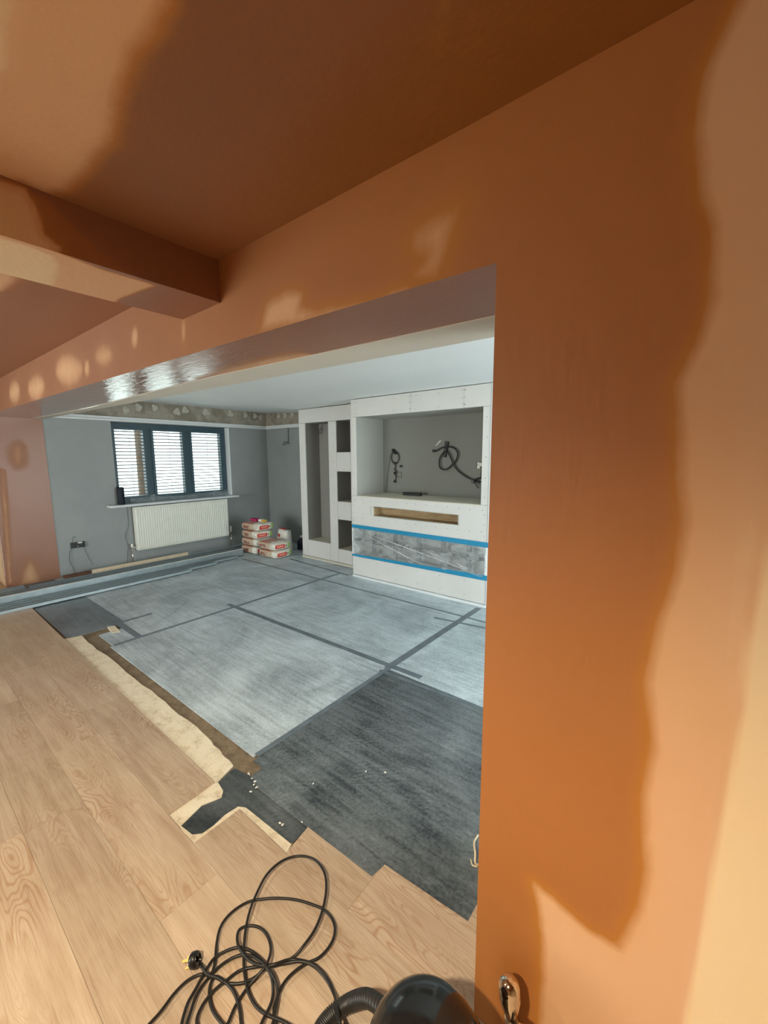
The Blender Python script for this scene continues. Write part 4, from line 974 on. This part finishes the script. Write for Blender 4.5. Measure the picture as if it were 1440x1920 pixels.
MB().bbox(-0.10, 0.02, -0.03, 0.03, 0.345, 0.375, 0.01).build('folded_top', plain('red_print', (190, 56, 50), 0.6, var=0.1), t, label='red printed folded top')
MB().box(-0.055, -0.012, -0.086, -0.080, 0.24, 0.29).build('red_print', bpy.data.materials['red_print'], t)
zt_ = U+0.384+0.127
t = empty('packet', (-5.88, 3.93, zt_), 'magenta packet lying on top of the tall bag stack', 'packet')
MB().bbox(-0.08, 0.08, -0.05, 0.05, 0, 0.045, 0.012).build('wrapper', plain('magenta_wrapper', (176, 24, 90), 0.4, var=0.1), t); MB().box(-0.03, 0.03, -0.035, 0.035, 0.0452, 0.0458).build('print_patch', plain('purple_print', (90, 30, 90), 0.5, var=0), t)
t = empty('packet', (-5.70, 3.95, zt_), 'white and yellow packet beside the magenta one on the bags', 'packet')
MB().bbox(-0.07, 0.02, -0.04, 0.04, 0, 0.04, 0.01).build('wrapper', PAPERW, t); MB().bbox(0.021, 0.07, -0.04, 0.04, 0, 0.036, 0.01).build('wrapper_end', plain('yellow_wrapper', (222, 180, 70), 0.5, var=0.05), t)
t = empty('bottle', (-5.385, 4.50, U), 'dark navy squat bottle with pale cap on the floor by the tower', 'bottle')
MB().lathe([(0, 0), (0.075, 0), (0.08, 0.01), (0.08, 0.14), (0.05, 0.175), (0.02, 0.19), (0.02, 0.20), (0, 0.20)], 20).build('body', plain('navy_plastic', (22, 28, 60), 0.3, var=0.05), t)
MB().lathe([(0, 0.20), (0.024, 0.20), (0.024, 0.23), (0, 0.232)], 14).build('cap', PAPERW, t)

# ------------------------------------------------------------------ power cable in the foreground
d_ = lambda a, c: (300+a/2.4, 1540+c/2.4)
raw = [(190, 668), (215, 690), (260, 705), (300, 728), (370, 728), (430, 700), (480, 660), (560, 640), (630, 630), (690, 650), (740, 700), (780, 770), (800, 850), (800, 930),
 (770, 1000), (650, 960), (560, 905), (480, 870), (430, 830), (395, 760), (378, 660), (378, 560), (388, 470), (405, 400), (430, 335), (480, 240), (550, 178), (625, 156), (690, 170), (735, 220), (748, 290), (735, 385), (700, 480), (650, 555), (595, 615), (520, 645), (460, 650), (400, 625), (360, 575), (347, 530), (357, 488), (400, 470), (450, 480), (485, 520), (498, 570), (490, 620), (465, 665), (400, 740), (340, 830), (300, 920),
 (250, 990), (150, 1010), (95, 950), (120, 830), (160, 755), (195, 690), (240, 620), (300, 582), (360, 568), (420, 590), (470, 640), (505, 690), (530, 760), (520, 840), (500, 930), (450, 1010), (395, 1000), (368, 930), (358, 850), (335, 775), (295, 725), (245, 700),
 (222, 760), (232, 840), (275, 905), (340, 970), (420, 970), (465, 890), (505, 800), (503, 710), (470, 645), (410, 605), (350, 605), (285, 640), (230, 690), (170, 770), (140, 850), (120, 940), (170, 1030), (200, 980), (165, 905), (190, 830), (240, 765), (300, 715), (360, 672), (430, 655), (510, 645), (590, 622), (680, 640), (740, 690), (785, 780), (792, 860), (815, 960), (700, 1060), (560, 1000), (513, 870), (525, 800), (550, 740), (590, 690), (650, 645), (720, 610), (770, 550), (787, 490), (775, 440), (740, 400), (700, 380), (620, 355), (540, 346), (460, 350), (390, 366), (320, 412), (275, 470), (256, 540), (246, 640), (225, 690), (180, 690), (120, 720), (60, 780), (0, 860), (-90, 960), (-160, 1060)]
P_ = []
for k, (a, c) in enumerate(raw):
    zz_ = 0.0112+0.020*(0.5+0.5*noise.noise(Vector((k*0.37, 1.3, 4.2)))) + (0.012 if 440 < a < 560 and 600 < c < 720 else 0)
    if 22 < k < 34: zz_ += 0.012
    if c > 830 and a > 740: zz_ = 0.062
    p = fl(*d_(a, c), zz_); P_.append(p)
P_[0].z = 0.03
cb_ = empty('power_cable', (P_[0].x, P_[0].y, 0.006), 'long black power cable tangled in loops on the oak floor', 'cable')
part(MB().tube(smooth_path(P_, 6), 0.0043, 7), 'cord', CABLEM, cb_)
# three-pin plug at its end
pc = fl(365, 1800, 0.03)
up_ = Vector((0.10, -0.45, 0.9)).normalized(); out_ = Vector((-0.75, -0.55, -0.35)); out_ = (out_-up_*out_.dot(up_)).normalized(); sd_ = up_.cross(out_)
Rm = Matrix((sd_, out_, up_)).transposed().to_4x4(); Rm.translation = pc
b = MB(); n = 14; prof = []
rings = [(-0.012, 0.7), (-0.009, 0.95), (0.0, 1.0), (0.008, 0.96), (0.012, 0.75)]
outl = [(0.021*math.sin(a)*1.0, 0.024*math.cos(a)*(1.0 if math.cos(a) > 0 else 1.15)) for a in np.linspace(0, 2*PI, n+1)[:-1]]
vs = [Rm @ Vector((ox*s_, yy, oz*s_)) for yy, s_ in rings for ox, oz in outl]
fs = [(j*n+i, j*n+(i+1) % n, (j+1)*n+(i+1) % n, (j+1)*n+i) for j in range(4) for i in range(n)]+[tuple(range(n)), tuple(4*n+i for i in range(n))]
part(b.add(vs, fs, True), 'plug_body', BLACKP, cb_)
part(MB().add([Rm @ Vector((x, 0.0125, z)) for x, z in ((-0.014, -0.018), (0.014, -0.018), (0.014, 0.012), (-0.014, 0.012))]+[Rm @ Vector((x, 0.0140, z)) for x, z in ((-0.014, -0.018), (0.014, -0.018), (0.014, 0.012), (-0.014, 0.012))], [(0, 1, 2, 3), (7, 6, 5, 4), (0, 4, 5, 1), (1, 5, 6, 2), (2, 6, 7, 3), (3, 7, 4, 0)]), 'plug_face', PAPERW, cb_, label='pale printed face of the plug')
for x, z, l_ in ((0, 0.010, 0.021), (-0.011, -0.010, 0.017), (0.011, -0.010, 0.017)):
    bb = [Rm @ Vector((x+sx*0.003, 0.0135+yy, z+sz*0.002)) for yy in (0, l_) for sx, sz in ((-1, -1), (1, -1), (1, 1), (-1, 1))]
    part(MB().add(bb, [(0, 1, 2, 3), (7, 6, 5, 4), (0, 4, 5, 1), (1, 5, 6, 2), (2, 6, 7, 3), (3, 7, 4, 0)]), 'pin', BRASS, cb_)
part(MB().tube([Rm @ Vector((0, 0, -0.022)), Rm @ Vector((0, 0, -0.034)), P_[0]], [0.008, 0.006, 0.0045], 8), 'cord_grip', BLACKP, cb_)

# ------------------------------------------------------------------ vacuum cleaner
vx, vy = -0.372, 0.605
VC = empty('vacuum_cleaner', (vx, vy, 0.006), 'black glossy drum vacuum cleaner with ribbed hose by the pier', 'vacuum cleaner')
GLOSS = plain('glossy_black_plastic', (26, 27, 28), 0.16, var=0.1, scale=8)
R_ = 0.138
pf = [(R_*0.98, 0.0)]+[(R_*math.cos(a), 0.165*math.sin(a)*0.86) for a in np.linspace(0.06, PI/2, 14)]
pf[-1] = (0.0, pf[-1][1])
MB().lathe([(0, 0.22)]+[(r_, 0.258+z) for r_, z in [(R_*0.98, -0.06)]+pf], 48).build('dome_lid', GLOSS, VC)
MB().lathe([(0, 0.03), (0.115, 0.03), (0.13, 0.05), (0.137, 0.205), (0.137, 0.213), (0, 0.213)], 40).build('drum', plain('dark_grey_drum', (40, 40, 42), 0.4, var=0.05), VC)
MB().lathe([(0.128, 0.211), (0.146, 0.213), (0.146, 0.227), (0.135, 0.231), (0.128, 0.231)], 48).build('rim_band', BLACKP, VC)
mm = Matrix.Translation((0.0, -0.02, 0.33)) @ Matrix.Rotation(0.0, 4, 'Z')
hp = [(math.cos(a)*0.105*1.0, -0.03+0*a, 0.33+0.128+0.028*math.sin(a)) for a in np.linspace(0.1, PI-0.1, 12)]
MB().tube([(0.137*math.cos(a), 0.137*math.sin(a), 0.275+0.02*math.cos(a)) for a in np.linspace(0, 2*PI, 33)[:-1]], 0.004, 8, True).build('seam_ring', GLOSS, VC)
for a in (0.5, 2.6, 4.0, 5.4):
    w = MB().lathe([(0, -0.014), (0.026, -0.014), (0.030, -0.008), (0.030, 0.008), (0.026, 0.014), (0, 0.014)], 18, Matrix.Translation((0.125*math.cos(a), 0.125*math.sin(a), 0.030)) @ Matrix.Rotation(a, 4, 'Z') @ Matrix.Rotation(PI/2, 4, 'Y')).build('castor', BLACKP, VC)
# ribbed hose from the drum front, over the floor
hz = 0.035
hpts = [(730, 1900, 0.14), (690, 1872, 0.10), (655, 1880, 0.050), (620, 1905, hz), (596, 1940, hz), (585, 1990, hz), (600, 2060, hz), (650, 2130, hz)]
HP = smooth_path([fl(x, y, z) for x, y, z in hpts], 26); HP[0] = HP[0]
rad_ = [(0.0205, 0.0205, 0.0170)[i % 3] for i in range(len(HP))]
o = MB().tube(HP, rad_, 16).build('hose', plain('ribbed_black_hose', (40, 40, 40), 0.4, var=0.05), None); o.parent = VC; o.matrix_parent_inverse = Matrix.Translation(-VC.location)
# ------------------------------------------------------------------ chrome valve beside the pier
t = empty('pipe_valve', (-0.29, 0.84, 0.0), 'chrome radiator valve on an upright pipe stub against the orange pier', 'valve')
def dirm(o_, d):
    d = Vector(d).normalized(); return Matrix.Translation(o_) @ d.to_track_quat('Z', 'Y').to_matrix().to_4x4()
A = onY(958, 1902, 0.815); B = onY(954, 1838, 0.825)
ax_ = (B-A)
L_ = ax_.length
part(MB().lathe([(0, -0.01), (0.012, -0.008), (0.014, 0.0), (0.020, L_*0.22), (0.025, L_*0.5), (0.0235, L_*0.62), (0.025, L_*0.68), (0.024, L_*0.88), (0.018, L_*1.02), (0.008, L_*1.1), (0, L_*1.11)], 28, dirm(A, ax_)), 'valve_head', CHROME, t)
C_ = A+Vector((0.004, 0, -0.016))
part(MB().lathe([(0, -0.018), (0.012, -0.018), (0.015, -0.012), (0.015, 0.030), (0.0165, 0.032), (0.0165, 0.044), (0.014, 0.047), (0, 0.047)], 24, dirm(C_, (0.62, -0.35, 0.38))), 'side_union', CHROME, t)
part(MB().lathe([(0, 0), (0.016, 0.0), (0.016, 0.022), (0.013, 0.026), (0, 0.026)], 6, Matrix.Translation(C_+Vector((0, 0, -0.038)))), 'hex_nut', CHROME, t)
part(MB().tube([C_+Vector((0, 0, -0.03)), Vector((C_.x, C_.y, 0.0065))], 0.0085, 12), 'pipe', CHROME, t)
part(MB().lathe([(0.0085, 0), (0.026, 0), (0.024, 0.006), (0.0085, 0.008)], 20, Matrix.Translation((C_.x, C_.y, 0.0062))), 'floor_collar', CHROME, t)
# cable ends poking out at the far side of the pier
t = empty('cable_ends', (-0.52, 1.36, 0), 'bare cream cable ends sticking up beside the far side of the pier', 'cable')
part(MB().tube(smooth_path([fl(896, 1566, 0.0), fl(889, 1580, 0.03), fl(891, 1600, 0.03), fl(891, 1618, 0.01), fl(897, 1622, 0.002)], 6), 0.004, 7), 'wire', plain('cream_insulation', (222, 202, 170), 0.5, var=0.05), t)
part(MB().tube(smooth_path([fl(883, 1612, 0.01), fl(886, 1622, 0.012), fl(895, 1625, 0.01)], 6), 0.003, 7), 'wire', bpy.data.materials['cream_insulation'], t)

# ------------------------------------------------------------------ recessed ceiling lamps of the near room
for k, (x, y, wt) in enumerate(SPOTS):
    z = zc(x)
    t = empty('ceiling_lamp', (x, y, z), ('recessed ceiling lamp in the near room ceiling behind the beam', 'recessed ceiling lamp in the near room ceiling behind the viewer')[k], 'ceiling lamp', 'recessed lamps of the near room')
    MB().lathe([(0.035, -0.001), (0.045, -0.004), (0.045, -0.001)], 24).build('bezel', WHITEP, t)
    L = bpy.data.lights.new('lamp', 'SPOT'); L.energy = wt; L.color = (1.0, 0.84, 0.60); L.spot_size = math.radians(142); L.spot_blend = 1.0; L.shadow_soft_size = 0.04
    o = bpy.data.objects.new('lamp', L); link(o, t); o.location = (0, 0, -0.03)
